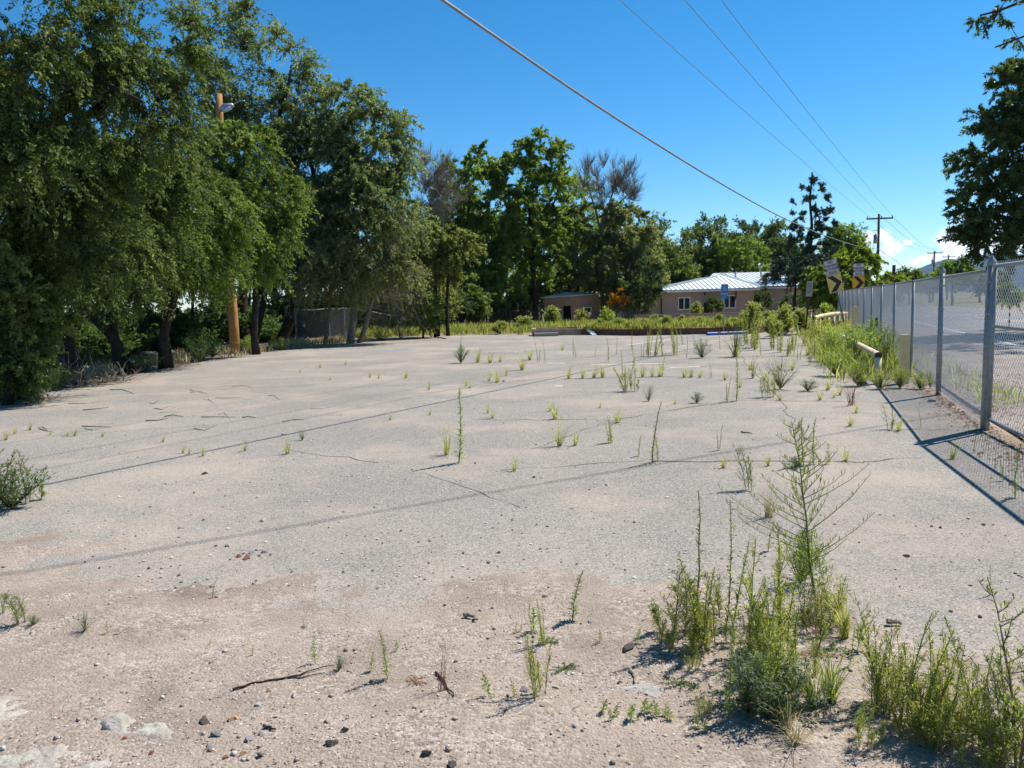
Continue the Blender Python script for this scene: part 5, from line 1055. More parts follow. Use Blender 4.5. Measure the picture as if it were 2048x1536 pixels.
wd('dry', 1572, 1462, 95, 'straw coloured dead grass tussock in front of the weed patch', wide=1.1, cat='dry grass'); wd('dry', 1590, 1485, 48, 'splayed dead grass stems lying before the straw tussock', wide=3.0, cat='dry grass')
wd('redstalk', 1632, 1350, 170, 'bristly brown grass stalks in the middle of the patch', wide=.5, cat='grass'); wd('bristle', 1690, 1275, 130, 'thin seeding grass behind the patch', wide=.8, cat='grass')
wd('mat', 1660, 1300, 60, 'brown green creeping weeds at the mustard foot', wide=1.6); wd('matbrown', 1640, 1310, 50, 'reddish creeping weed below the mustard', wide=1.8)
wd('leafyyel', 1660, 1240, 130, 'yellowing weeds right under the tall mustard', wide=.9)
for i, (px, py, hp, kd, lb) in enumerate(((1735, 1490, 115, 'leafyyel', 'short pale weed at the near left of the yellow green stand'), (1770, 1425, 190, 'leafyyel', 'yellow green leafy weed behind the short pale one'), (1800, 1400, 160, 'leafyyel', 'weed at the back of the yellow green stand'), (1830, 1490, 200, 'leafyyel', 'dense yellow green weed in the middle of the stand'),
        (1845, 1455, 235, 'spires', 'tall stalk cluster in the yellow green stand'), (1872, 1480, 215, 'leafyyel', 'bright weed with leafy stalks beside the tall cluster'), (1890, 1420, 175, 'spires', 'stalks at the back of the bright weed'), (1935, 1440, 220, 'spire', 'single slender stalk before the large corner weed'), (1930, 1500, 140, 'leafyyel', 'low yellow green weed under the slender stalk'),
        (1990, 1520, 190, 'leafyyel', 'yellow weed at the foot of the corner weed'), (2030, 1535, 380, 'leafy', 'largest dark green weed filling the near right corner'), (2010, 1560, 250, 'leafy', 'green weed low in the corner before the largest'), (1960, 1545, 130, 'leafyyel', 'low pale weed at the bottom edge near the corner'), (1700, 1330, 90, 'thin', 'thin weed between the patch and the yellow green stand'), (1715, 1300, 90, 'sprout', 'small weed behind the patch on pale sand'))):
    wd(kd, px, py, hp, lb, wide=.85 if hp > 150 else 1.0)
for kd, px, py, hp, wi, lb in (('leafyyel', 1345, 1300, 120, 1.2, 'low leafy weed at the outer left of the foreground patch'), ('spires', 1400, 1300, 210, .8, 'stalk cluster between the two slim stems'), ('leafyyel', 1430, 1290, 150, 1.0, 'pale leafy weed before the second slim stem'), ('leafyyel', 1500, 1320, 260, .75, 'tall yellow green thicket left of the middle one'), ('spires', 1560, 1300, 240, .8, 'tall stalks behind the yellow green thicket'), ('leafy', 1480, 1400, 150, 1.1, 'green weed on the outer side of the blue green bush'), ('leafyyel', 1590, 1350, 170, .9, 'yellow weed right behind the straw tussock'),
        ('leafyyel', 1640, 1270, 120, 1.2, 'weed tangle round the mustard stem'), ('airy', 1610, 1250, 90, 1.4, 'airy weed under the mustard branches'), ('bushyel', 1550, 1360, 120, 1.1, 'rounded yellow bush inside the foreground patch'), ('bush', 1520, 1410, 110, 1.2, 'rounded green bush inside the foreground patch'), ('leafyyel', 1420, 1430, 60, 1.3, 'short weed before the blue green bush'), ('leafyyel', 1750, 1400, 230, .7, 'tall back weed at the start of the yellow green stand'), ('leafyyel', 1815, 1440, 230, .8, 'tall weed second in the yellow green stand'), ('leafyyel', 1900, 1470, 230, .8, 'tall bushy weed near the end of the yellow green stand'),
        ('leafyyel', 1960, 1500, 210, .85, 'yellow green weed between the stalk and the corner weed'), ('bushyel', 1860, 1500, 110, 1.3, 'rounded bush low in the yellow green stand'), ('bushyel', 1980, 1530, 130, 1.2, 'rounded yellow bush at the near corner'), ('leafyyel', 2060, 1540, 300, .8, 'yellow green weed cut by the right picture edge'), ('thin', 1980, 1190, 60, 1.2, 'thin weed leaning in at the right edge')):
    wd(kd, px, py, hp, lb, wide=wi)
for i, (px, py, dd, hh) in enumerate(((1240, 645, 37, 0.48), (1290, 648, 38, 0.41), (1335, 645, 36, 0.54), (1400, 645, 37, 0.44), (1440, 640, 40, 0.48), (1490, 645, 38, 0.54), (1310, 640, 44, 0.48), (1365, 640, 43, 0.41), (1260, 655, 35.5, 0.34), (1470, 650, 35, 0.41), (1540, 640, 40, 0.61), (1205, 655, 37, 0.48))):
    p = D(px, py, dd); p.z = .24; wd('farbush' if i % 3 else 'fargreen', px, py, 30, 'one of the yellow green bushes overgrowing the raised planting bed', wide=1.5, loc=tuple(p), h=hh, cat='bush', group='bushes on the planting bed')
# --- single weeds in the front dirt
wd('leafyyel', 1072, 1392, 185, 'yellow green weed cluster standing in the front dirt with a rock at its foot', wide=.55); wd('spires', 1085, 1290, 100, 'wheat like green stalks behind the yellow cluster', wide=.6)
wd('spire', 1145, 1242, 108, 'upright leafy green weed on pale sand in the middle front', wide=1.5); wd('sprout', 1068, 1262, 56, 'bushy green sprout beside the wheat like stalks', wide=1.1)
wd('sprout', 978, 1393, 58, 'bright green sprout standing alone in the front dirt', wide=.9); wd('spire', 775, 1358, 108, 'grey green weed stalk left of the dry reddish stalks', wide=1.1); wd('sprout', 744, 1342, 40, 'small shoot beside the grey green stalk')
wd('sprout', 630, 1326, 55, 'small weed at the end of the curved dead branch', wide=.8); wd('airy', 678, 1340, 32, 'low spreading weed at the end of the curved dead branch', wide=2.2)
wd('leafy', 36, 1250, 82, 'leafy green weed at the left edge of the sand', wide=1.3, pick=1); wd('thin', 6, 1228, 60, 'green weed cut off by the left picture edge', wide=1.2)
wd('bushdark', 66, 1250, 22, 'small weed beside the leafy one at the left edge', wide=1.4); wd('airy', 170, 1262, 44, 'grey green weed among gravel', wide=1.3); wd('sprout', 215, 1266, 24); wd('sprout', 236, 1268, 18); wd('thin', 425, 1196, 42, 'thin weed with a long upright stem on the sand', wide=1.4)
wd('redstalk', 885, 1382, 98, 'dry reddish stalks in the front dirt', wide=.9, cat='dry grass'); wd('matbrown', 832, 1362, 40, 'low brown dried mat near the reddish stalks', wide=1.5); wd('mat', 1130, 1338, 48, 'low green mat beside the yellow cluster', wide=1.5); wd('mat', 1100, 1285, 40, 'low green mat behind the white pebble', wide=1.6); wd('mat', 1362, 1368, 58, 'low green mat by the brown clods', wide=1.5)
wd('leafyyel', 1385, 1335, 60, 'short weed above the green mat', wide=1.1)
for i, (px, hp) in enumerate(((1208, 32), (1232, 26), (1262, 40), (1290, 36), (1314, 38), (1340, 30), (1395, 32), (1410, 26), (1222, 24), (1300, 24), (1330, 24))): wd('sprout', px, 1424 + (i % 3) * 8 + (30 if px > 1380 else 0), hp, 'green sprout in the row along the small concrete patch', wide=1.6, group='sprouts along the concrete patch')
for px, py, hp in ((1031, 1266, 22), (1200, 1284, 30), (1275, 1286, 36), (1042, 1262, 20), (795, 1300, 24), (1290, 1240, 18), (505, 1310, 18), (420, 1290, 14), (880, 1240, 12), (1030, 1395, 40)): wd('sprout', px, py, hp)
# --- left bush
wd('bushdark', 25, 1018, 95, 'dense dark green bush at the left picture edge', wide=1.7, cat='bush'); wd('leafy', 5, 1012, 130, 'tall shoots rising from the dark bush at the left edge', wide=1.0); wd('leafy', 60, 1005, 105, 'arching shoots on the outer side of the left edge bush', wide=1.1)
# --- lot, middle
wd('spire', 918, 926, 148, 'tall solitary yellow green stalk in the middle of the lot', wide=.9); wd('bristle', 893, 910, 62, 'grass tuft beside the tall solitary stalk', wide=.8, cat='grass'); wd('tuft', 1028, 942, 38, 'bright grass tuft alone in front of the middle stalk', wide=.8, cat='grass')
wd('bristle', 1120, 892, 62, 'grass tuft with long seed wands in mid lot', wide=.9, cat='grass'); wd('tuft', 1150, 891, 34, 'small tuft touching the one with long seed wands', cat='grass'); wd('spires', 1222, 886, 55, 'yellow green branching weed on the mid lot crack', wide=1.0); wd('bristle', 1236, 845, 32, 'grass spray above the branching weed', wide=1.6, cat='grass')
wd('thin', 1305, 926, 122, 'tall thin weed stem on the crack in mid lot', wide=1.1); wd('spire', 1316, 922, 55, 'shorter leafy stalk touching the tall thin stem', wide=1.1); wd('spire', 1278, 913, 42, 'small dark stalk left of the tall thin stem', wide=1.2)
wd('leafy', 1492, 980, 98, 'leafy green weed stack in front of the tall mustard', wide=.9); wd('dry', 1537, 1035, 82, 'dry wiry grass behind the tall mustard', wide=1.0, cat='dry grass'); wd('spire', 1536, 1102, 62, 'small green stalk left of the mustard bush', wide=1.1)
wd('spire', 1607, 930, 96, 'green stalk behind the mustard top, darker of two', wide=1.1); wd('spire', 1627, 928, 92, 'green stalk behind the mustard top, paler of two', wide=1.1); wd('sprout', 1658, 928, 42, 'short sprout beside the two green stalks', wide=.9); wd('bushdark', 1592, 936, 26, 'dark tuft at the foot of the two green stalks', wide=1.6)
wd('tuft', 1446, 936, 34); wd('tuft', 1536, 932, 28); wd('bristle', 1692, 922, 36, wide=1.3); wd('thin', 1440, 900, 55)
wd('leafy', 1775, 858, 56, 'small leafy weed near the fence shadow', wide=.9); wd('bristle', 1797, 862, 30, wide=1.2); wd('tuft', 1700, 852, 32); wd('redstalk', 1703, 810, 62, 'dead reddish V shaped stalks before the pipe end', wide=1.5, cat='dry stalk'); wd('tuft', 1712, 826, 24)
wd('spire', 2030, 995, 110, 'green weed in the shadow lines of the gate', wide=.9); wd('spire', 2007, 962, 50, 'shorter weed beside the one in the gate shadow', wide=1.1); wd('tuft', 1905, 918, 40); wd('thin', 1948, 905, 46); wd('sprout', 1975, 880, 18); wd('thin', 1842, 855, 40); wd('sprout', 1990, 940, 18)
wd('spire', 1473, 802, 100, 'yellow green stalk standing between the asphalt cracks', wide=.9); wd('thin', 1455, 802, 52); wd('spires', 1505, 756, 46); wd('airy', 1560, 778, 78, 'feathery grey green weed in front of the railings', wide=1.0); wd('leafyyel', 1546, 794, 62, 'small yellow green weed before the feathery one'); wd('bushdark', 1615, 782, 26, wide=1.7); wd('airy', 1297, 802, 34, wide=1.0); wd('bushdark', 1393, 806, 24, wide=1.2)
wd('bushblue', 1404, 716, 40, 'grey green bush on the far crack', wide=1.0, cat='weed'); wd('airy', 1470, 714, 70, 'wide airy weed with dry base on the far crack', wide=1.0); wd('bristle', 1470, 714, 40, wide=1.5)
for px, py, hp, kd in ((1325, 713, 72, 'spire'), (1350, 710, 66, 'spires'), (1265, 700, 36, 'spire'), (1297, 712, 56, 'spires'), (1309, 712, 50, 'spires'), (1217, 724, 48, 'spire'), (1190, 712, 26, 'thin'), (1090, 726, 46, 'thin'), (1075, 724, 44, 'thin'), (1147, 712, 44, 'thin'), (1152, 716, 30, 'spire'), (1233, 710, 42, 'thin'), (1287, 716, 40, 'thin'), (1505, 695, 86, 'spires'), (1512, 700, 60, 'spires'), (1496, 690, 70, 'spires'),
        (1373, 716, 50, 'thin'), (1440, 700, 40, 'thin'), (1522, 712, 40, 'spire'), (1585, 700, 70, 'spires'), (1560, 705, 60, 'spires'), (1548, 700, 70, 'spires'), (1575, 712, 50, 'leafyyel'), (1620, 730, 40, 'leafy'), (1600, 720, 50, 'thin'), (1270, 745, 56, 'thin'), (1245, 760, 62, 'thin'), (1262, 782, 66, 'leafyyel'), (1250, 784, 50, 'spires'), (1420, 756, 34, 'thin'), (1325, 752, 48, 'thin'), (1365, 690, 40, 'spire'), (1388, 692, 30, 'thin')): wd(kd, px, py, hp, wide=.9)
for px, py, hp in ((1138, 757, 30), (1166, 757, 26), (1188, 756, 30), (1205, 755, 34), (1250, 753, 24), (1285, 754, 30), (1305, 753, 26), (1320, 753, 34), (1368, 755, 26), (1382, 755, 28), (1400, 755, 20), (978, 762, 22), (995, 765, 30), (1012, 752, 20), (932, 772, 16), (940, 776, 16), (858, 780, 20), (812, 756, 20), (740, 755, 16), (757, 757, 14), (1110, 838, 36), (1100, 822, 22), (985, 836, 26), (976, 826, 20), (780, 840, 18), (980, 726, 28), (955, 725, 36), (1000, 724, 20), (1045, 740, 40), (1060, 720, 26), (1125, 700, 18), (575, 908, 34), (490, 902, 22), (406, 912, 22), (366, 906, 20), (378, 908, 16), (150, 872, 20), (135, 872, 14), (205, 873, 16), (326, 884, 18), (30, 868, 20), (60, 860, 18), (12, 880, 22), (100, 870, 12), (1450, 760, 22), (1530, 760, 24), (1545, 770, 22), (1640, 800, 26), (1655, 780, 30), (1350, 808, 16), (1200, 815, 14), (860, 830, 14), (1585, 740, 30), (1560, 740, 24), (1500, 740, 24), (1615, 710, 34), (1640, 715, 40), (1480, 775, 20), (1560, 800, 20), (1680, 790, 24), (1668, 795, 20), (690, 730, 12), (640, 735, 14), (600, 745, 10), (660, 760, 12)):
    zn = ('in the weedy crack row across the far lot' if px > 1130 and py < 765 else 'on the asphalt beyond the tall mustard' if px > 1330 else 'round the tall solitary stalk in mid lot' if px > 760 and py > 790 else 'far off in the middle of the lot' if px > 760 else 'near the left wood, far off' if py < 800 else 'at the left edge before the wire shadow' if px < 350 else 'along the sharp wire shadow')
    kd = 'bristle' if (px * 7 + py) % 3 == 0 else 'tuft'; lb = ('seeding grass tuft ' if kd == 'bristle' else 'short green grass tuft ') + zn
    wd(kd, px, py, hp, lb, wide=1.1, cat='grass', group=('seeding grass tufts ' if kd == 'bristle' else 'grass tufts ') + zn)
wd('bushdark', 922, 726, 36, 'dark green pointed weed alone on the far left half of the lot', wide=1.0); wd('sprout', 922, 715, 44, 'thin tip shoot over the dark pointed weed', wide=.4); wd('airy', 605, 880, 26, 'grey sprig beside a wire shadow', wide=1.1)
# --- dense weeds along the fence and pipe
for i, (px, py, hp, kd, wi, lb) in enumerate(((1672, 752, 66, 'bush', 1.2, 'green weed bush in front of the low pipe, the one farthest from the fence'), (1716, 772, 52, 'bush', 1.3, 'green weed bush under the open end of the low pipe'), (1660, 722, 62, 'bush', 1.2, 'green weed bush where the low pipe disappears'), (1705, 728, 90, 'bush', 1.0, 'green weed bush behind the low pipe'), (1770, 745, 90, 'bush', 1.0, 'green weed bush between pipe end and square bollard'), (1740, 715, 80, 'bush', 1.1, 'green weed bush against the fence behind the pipe'), (1762, 778, 42, 'bushyel', 1.5, 'low yellow green weeds at the pipe end post'), (1800, 776, 45, 'bushyel', 1.5, 'low yellow green weeds round the square bollard'), (1840, 778, 40, 'bushyel', 1.4, 'yellow weeds between the square bollard and the fence'),
        (1722, 772, 30, 'bushyel', 1.6, 'small yellow weeds at the front of the green bushes'), (1660, 705, 60, 'bushyel', 1.3, 'yellow weeds round the concrete block'), (1700, 690, 55, 'bushyel', 1.3, 'yellow weeds behind the far square bollard'), (1770, 700, 45, 'bush', 1.2, 'green weeds along the fence beyond the square bollard'), (1640, 690, 55, 'bushyel', 1.1, 'yellow weeds in front of the pipe railing'), (1860, 775, 36, 'airy', 1.4, 'wispy weeds at the fence foot'))):
    wd(kd, px, py, hp, lb, wide=wi, cat='bush')
# --- far weeds: shed front, planting bed, railing
for i, (px, py, hp, dd, kd, wi, lb) in enumerate(((1104, 655, 42, 50, 'farbush', 1.0, 'tall yellow green bush before the shed doorway'), (1165, 655, 36, 50, 'farbush', 1.0, 'yellow green bush before the shed window'), (1212, 660, 46, 40, 'fargreen', .9, 'fresh green bush between shed and planter end'), (1050, 665, 30, 42, 'farbush', 1.7, 'low olive bush left of the broken planter'), (1390, 640, 42, 52, 'farbush', .7, 'pale plume grass against the house wall'), (1000, 672, 26, 40, 'farbush', 1.8, 'low olive bush at the far left edge of the lot'),
        (1530, 650, 40, 37, 'airy', 1.3, 'grey green airy bush by the railings'), (1600, 660, 50, 31, 'farbush', 1.0, 'yellow green bush at the foot of the leaning grey sign'), (1570, 680, 60, 30, 'farbush', .9, 'yellow green bush in front of the fallen pipe'), (1545, 690, 45, 28.5, 'farbush', 1.0, 'yellow green bush right of the blue wheel stop'), (1640, 665, 40, 31, 'fargreen', 1.0, 'green bush at the near end of the pipe railing'), (1740, 640, 60, 36, 'fargreen', .8, 'green weeds against the fence near the chevron sign'), (1655, 620, 40, 44, 'fargreen', .9, 'green weeds beyond the pipe railing'), (1500, 660, 60, 33.2, 'farbush', .8, 'yellow green bush at the end of the blue wheel stop'))):
    p = D(px, py, dd); p.z = max(gz(p.x, p.y), -.1) if dd > 33 else 0.0
    wd(kd, px, py, hp, lb, wide=wi, loc=tuple(p), h=hp * dd / F_PX, cat='bush')
def grass_field(name, polys, n, h0, h1, m, seed, zf, wdt=.03, leafy=.0):
    rng = np.random.default_rng(seed); P = []
    for (x0, y0, x1, y1, x2, y2, x3, y3), w_ in polys:
        k = int(n * w_); u, v = rng.random((k, 1)), rng.random((k, 1)); a = np.array([x0, y0]) * (1 - u) + np.array([x1, y1]) * u; b = np.array([x3, y3]) * (1 - u) + np.array([x2, y2]) * u; P.append(a * (1 - v) + b * v)
    P = np.concatenate(P); k = len(P); cl = VN.fbm(P[:, 0] * 1.3, P[:, 1] * 1.3, 3); keep = rng.random(k) < np.clip(.55 + 1.5 * cl, .04, 1); P = P[keep]; cl = cl[keep]; k = len(P)
    z = zf(P[:, 0], P[:, 1]); h = rng.uniform(h0, h1, k) * (1 + .8 * cl); d = rng.normal(size=(k, 2)) * .25; a = rng.uniform(0, 6.28, k); s = np.stack([np.cos(a), np.sin(a), 0 * a], 1) * wdt * .5
    B = np.stack([P[:, 0], P[:, 1], z], 1); Mi = B + np.stack([d[:, 0] * h * .4, d[:, 1] * h * .4, h * .6], 1); Tp = B + np.stack([d[:, 0] * h, d[:, 1] * h, h], 1)
    v = np.stack([B, Mi + s, Tp, Mi - s], 1).reshape(-1, 3)
    return tag(link(name, np_mesh(name, v, np.arange(4 * k).reshape(k, 4), M[m], rng.random(k))), kind='stuff')
ZH = lambda x, y: hgt(x, y)
grass_field('weed_bed', [((3.4, 35.4, 5.6, 33.9, 8.5, 36.5, 3.6, 41), .3), ((5.6, 33.9, 10.8, 33.1, 12.0, 37, 6, 38), .45), ((4, 38, 12, 37, 12, 46, 4, 46), .3)], 24000, .09, .30, 'bedgrass', 1, lambda x, y: 0 * x + .24, .045)
grass_field('tall_grass', [((-7.6, 38, -4.2, 39.2, -3.0, 46, -9, 44), .25), ((-3.5, 39, .6, 37.6, 2.5, 52, -5, 52), .45), ((.5, 38, 4, 36.5, 4.5, 54, 2, 54), .3), ((12, 36, 17, 40, 20, 52, 12, 52), .3)], 20000, .14, .5, 'bedgrass', 2, ZH, .05)
grass_field('wood_floor_grass', [((-9.9, 20, -9.0, 28.5, -12.5, 33, -13, 20), .3), ((-8.8, 28.9, -6.6, 31.5, -8, 36, -11, 33), .4), ((-11.5, 12, -9.7, 14, -10, 20, -13, 20), .3)], 9000, .10, .34, 'drygrass', 3, ZH, .03)
grass_field('fence_foot_weeds', [((FX(13) - 1.6, 13, FX(13) - .1, 13, FX(48) - .1, 48, FX(48) - 3.2, 48), 1)], 9000, .12, .42, 'bedgrass', 4, lambda x, y: 0 * x, .03)
grass_field('roadside_grass', [((FX(9) + .3, 9, FX(9) + 1.0, 9, FX(30) + 1.2, 30, FX(30) + .3, 30), 1)], 1500, .08, .25, 'tuft', 5, lambda x, y: 0 * x, .02)
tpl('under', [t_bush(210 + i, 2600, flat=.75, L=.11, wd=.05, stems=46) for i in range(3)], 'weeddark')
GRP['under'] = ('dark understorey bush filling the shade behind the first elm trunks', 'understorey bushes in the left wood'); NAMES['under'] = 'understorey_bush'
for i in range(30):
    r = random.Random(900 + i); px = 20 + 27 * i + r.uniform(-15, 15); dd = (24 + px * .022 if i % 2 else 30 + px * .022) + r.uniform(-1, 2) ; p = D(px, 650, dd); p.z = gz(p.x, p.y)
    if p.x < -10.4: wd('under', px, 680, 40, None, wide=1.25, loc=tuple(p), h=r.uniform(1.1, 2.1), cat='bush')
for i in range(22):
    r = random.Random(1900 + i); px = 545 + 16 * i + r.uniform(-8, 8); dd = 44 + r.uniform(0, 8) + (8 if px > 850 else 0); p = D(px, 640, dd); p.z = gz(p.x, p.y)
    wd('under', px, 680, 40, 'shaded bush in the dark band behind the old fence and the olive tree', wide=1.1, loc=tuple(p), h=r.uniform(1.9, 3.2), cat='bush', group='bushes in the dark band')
# --- dead brush and undergrowth at the wood edge
wd('dead', 165, 772, 78, 'pile of grey dead brush at the foot of the leaning elm', wide=1.6, cat='dead brush'); wd('dead', 225, 762, 50, 'lower heap of dead twigs beside the grey brush pile', wide=1.7, cat='dead brush'); wd('dead', 90, 800, 40, 'dead twigs under the young elm at the left edge', wide=2.0, cat='dead brush')
for i, (px, py, hp, dd, kd, wi, lb) in enumerate(((110, 775, 70, 15.5, 'bushdark', 1.3, 'green undergrowth bush behind the dead brush pile'), (60, 800, 60, 14, 'bushdark', 1.4, 'dark undergrowth bush under the young elm'), (290, 740, 45, 20, 'bushdark', 1.5, 'dark undergrowth between the forked elm and the bent trunk'), (400, 715, 70, 23.5, 'bushdark', 1.3, 'undergrowth bush left of the wooden lamp pole'), (500, 700, 40, 27, 'bush', 1.3, 'green bush right of the lamp pole foot'), (560, 700, 30, 29, 'bushdark', 1.8, 'low undergrowth before the old fence'), (425, 708, 40, 26, 'bushdark', 1.5, 'shaded bush behind the lamp pole foot'), (190, 740, 60, 21, 'bushdark', 1.3, 'shaded bush between the two leaning elms'), (725, 672, 34, 34, 'bush', 1.4, 'green weed clump at the end of the old fence'), (762, 672, 28, 35, 'bush', 1.8, 'wide green weeds under the fallen panel'))):
    p = D(px, py, dd); p.z = gz(p.x, p.y); wd(kd, px, py, hp, lb, wide=wi, loc=tuple(p), h=hp * dd / F_PX, cat='bush')

# ------------------------------------------------------------------ stones, clods, sticks, gravel
from mathutils import noise as mnoise
LUMPS = []
for sdd in range(8):
    bm = bmesh.new(); bmesh.ops.create_icosphere(bm, subdivisions=3, radius=.5); o = Vector((sdd * 7.7, 3, 1)); r = random.Random(sdd)
    planes = [(Vector((r.uniform(-1, 1), r.uniform(-1, 1), r.uniform(-1, 1))).normalized(), r.uniform(.22, .36)) for _ in range(11)]
    for v in bm.verts:
        d = v.co.copy()
        for n_, k_ in planes:
            e_ = d.dot(n_)
            if e_ > k_: d -= n_ * (e_ - k_)
        v.co = d * (1 + .16 * mnoise.noise(d * 6 + o) + .08 * mnoise.noise(d * 16 + o))
    me = bpy.data.meshes.new('stone'); bm.to_mesh(me); bm.free(); LUMPS.append(me)
LM = {}
def lump_mesh(i, m):
    if (i, m) not in LM: me = LUMPS[i].copy(); me.materials.clear(); me.materials.append(M[m]); LM[(i, m)] = me
    return LM[(i, m)]
SC = [0]
def stone(px, py, wpx, m, label, ht=.7, group=None, name='stone', cat='stone', asp=.85):
    SC[0] += 1; i = SC[0]; r = random.Random(i); p = W(px, py)
    for _ in range(3): p = W(px, py, dirt_z(p.x, p.y))
    s = wpx * (p.y / cp) / F_PX * 1.12; o = link(name, lump_mesh(i % 8, m)); o.scale = (s, s * asp, s * ht); o.location = (p.x, p.y, p.z + s * ht * .07); o.rotation_euler = (r.uniform(-.2, .2), r.uniform(-.2, .2), r.uniform(0, 6.28))
    return tag(o, label, cat, group)
stone(468, 1440, 34, 'stoneorange', 'orange brick coloured stone, largest among the front rubble')
stone(434, 1470, 25, 'stonegrey', 'rounded grey rock in front of the dark clods'); stone(497, 1480, 23, 'stonegrey', 'grey rock with a dark shadow right of the rounded one'); stone(418, 1494, 21, 'stonegrey', 'flat grey stone nearest the white concrete lump'); stone(521, 1470, 16, 'stonegrey', 'small grey stone above the flat one by the twig')
stone(408, 1445, 30, 'stonedark', 'dark crumbly soil clod left of the orange stone', name='soil_clod', cat='clod'); stone(486, 1508, 20, 'stoneorange', 'tan cut stone near the bottom edge'); stone(450, 1516, 17, 'stonered', 'small brown stone near the bottom edge'); stone(688, 1462, 24, 'asphaltlump', 'black asphalt lump in the front dirt', name='asphalt_lump', cat='lump'); stone(662, 1490, 28, 'stonedark', 'dark soil clod below the black asphalt lump', name='soil_clod', cat='clod')
stone(609, 1255, 15, 'stonegrey', 'oval grey pebble above the curved dead branch'); stone(248, 1478, 15, 'stonered', 'rust brown lump lying on the white concrete'); stone(301, 1508, 16, 'stonered', 'second rust brown lump at the white concrete edge'); stone(540, 1383, 15, 'stoneorange', 'small orange chip by the curved dead branch'); stone(588, 1392, 19, 'stonepale', 'pale stone under the curved dead branch'); stone(516, 1411, 18, 'stonepale', 'whitish stone behind the orange one'); stone(508, 1435, 14, 'stonepale', 'white chip right of the orange stone'); stone(121, 1435, 11, 'stoneorange', 'red chip on the sand by the pale slab')
stone(850, 1510, 32, 'stonedark', 'large dark brown clod near the bottom edge, middle', name='soil_clod', cat='clod', asp=.6); stone(902, 1531, 26, 'stonedark', 'dark clod cut by the bottom edge', name='soil_clod', cat='clod'); stone(1105, 1431, 13, 'stonepale', 'bright white pointed pebble in the middle front'); stone(1148, 1452, 18, 'stonepale', 'pale stone in the group right of the white pebble'); stone(1066, 1305, 14, 'stonepale', 'white pebble behind the yellow weed cluster'); stone(1180, 1245, 15, 'stonegrey', 'grey stone right of the upright sand weed'); stone(1090, 1193, 16, 'stonedark', 'dark chip on the sand above the wheat like stalks', ht=.35); stone(1254, 1299, 34, 'stonedark', 'black broken clod beside the first slim weed', name='soil_clod', cat='clod'); stone(1051, 1383, 24, 'stonegrey', 'brownish rock at the foot of the yellow weed cluster'); stone(1237, 1492, 13, 'stonered', 'red brown leaf like chip on pale sand', ht=.3)
stone(1118, 1462, 14, 'stonepale', 'pale stone left in the group below the white pebble'); stone(1128, 1470, 10, 'stonepale', 'smallest pale stone of the group below the white pebble'); stone(1166, 1462, 10, 'stonegrey', 'grey stone at the end of the pale group'); stone(1410, 1330, 14, 'stonepale', 'white stone by the green mat'); stone(1432, 1320, 12, 'stonepale', 'second white stone by the green mat'); stone(1422, 1372, 13, 'stonepale', 'pale stone right of the green mat')
stone(525, 1043, 17, 'stonepale', 'pale stone alone on the asphalt at left', ht=.6); stone(455, 1093, 13, 'stonegrey', 'grey stone on the blurred wire shadow'); stone(408, 948, 15, 'asphaltlump', 'black lump alone on the asphalt', name='asphalt_lump', cat='lump', ht=.5); stone(568, 869, 11, 'stonepale', 'white stone on the sharp wire shadow'); stone(1215, 971, 14, 'stonepale', 'pale stone in the middle of the lot', ht=.5); stone(1861, 803, 21, 'stonegrey', 'grey rock near the second fence post', ht=.8); stone(1813, 1113, 18, 'asphaltlump', 'black lump on the asphalt near the gate shadow', name='asphalt_lump', cat='lump', ht=.45); stone(1880, 1056, 9, 'asphaltlump', 'tiny black lump on the asphalt by the gate shadow', name='asphalt_lump', cat='lump'); stone(1085, 955, 9, 'stonepale', 'small pale chip in mid lot'); stone(1068, 955, 9, 'asphaltlump', 'small black chip in mid lot', name='asphalt_lump', cat='lump')
stone(1008, 763, 7, 'asphaltlump', 'small black lump by the long wire shadow far off', name='asphalt_lump', cat='lump'); stone(575, 697, 12, 'stonepale', 'white litter lump before the old fence'); stone(520, 708, 9, 'stonepale', 'white litter lump by the lamp pole grass'); stone(552, 703, 8, 'stonepale', 'small white litter lump between the two larger')
for i, (px, py) in enumerate(((487, 1108), (497, 1112), (505, 1106), (492, 1118), (512, 1101), (520, 1112), (478, 1114), (530, 1105))): stone(px, py, 9 + i % 4 * 3, 'stonegrey' if i % 3 else 'stonered', 'one of the small rubble stones heaped beside the blurred wire shadow', group='small rubble heap on the sand')
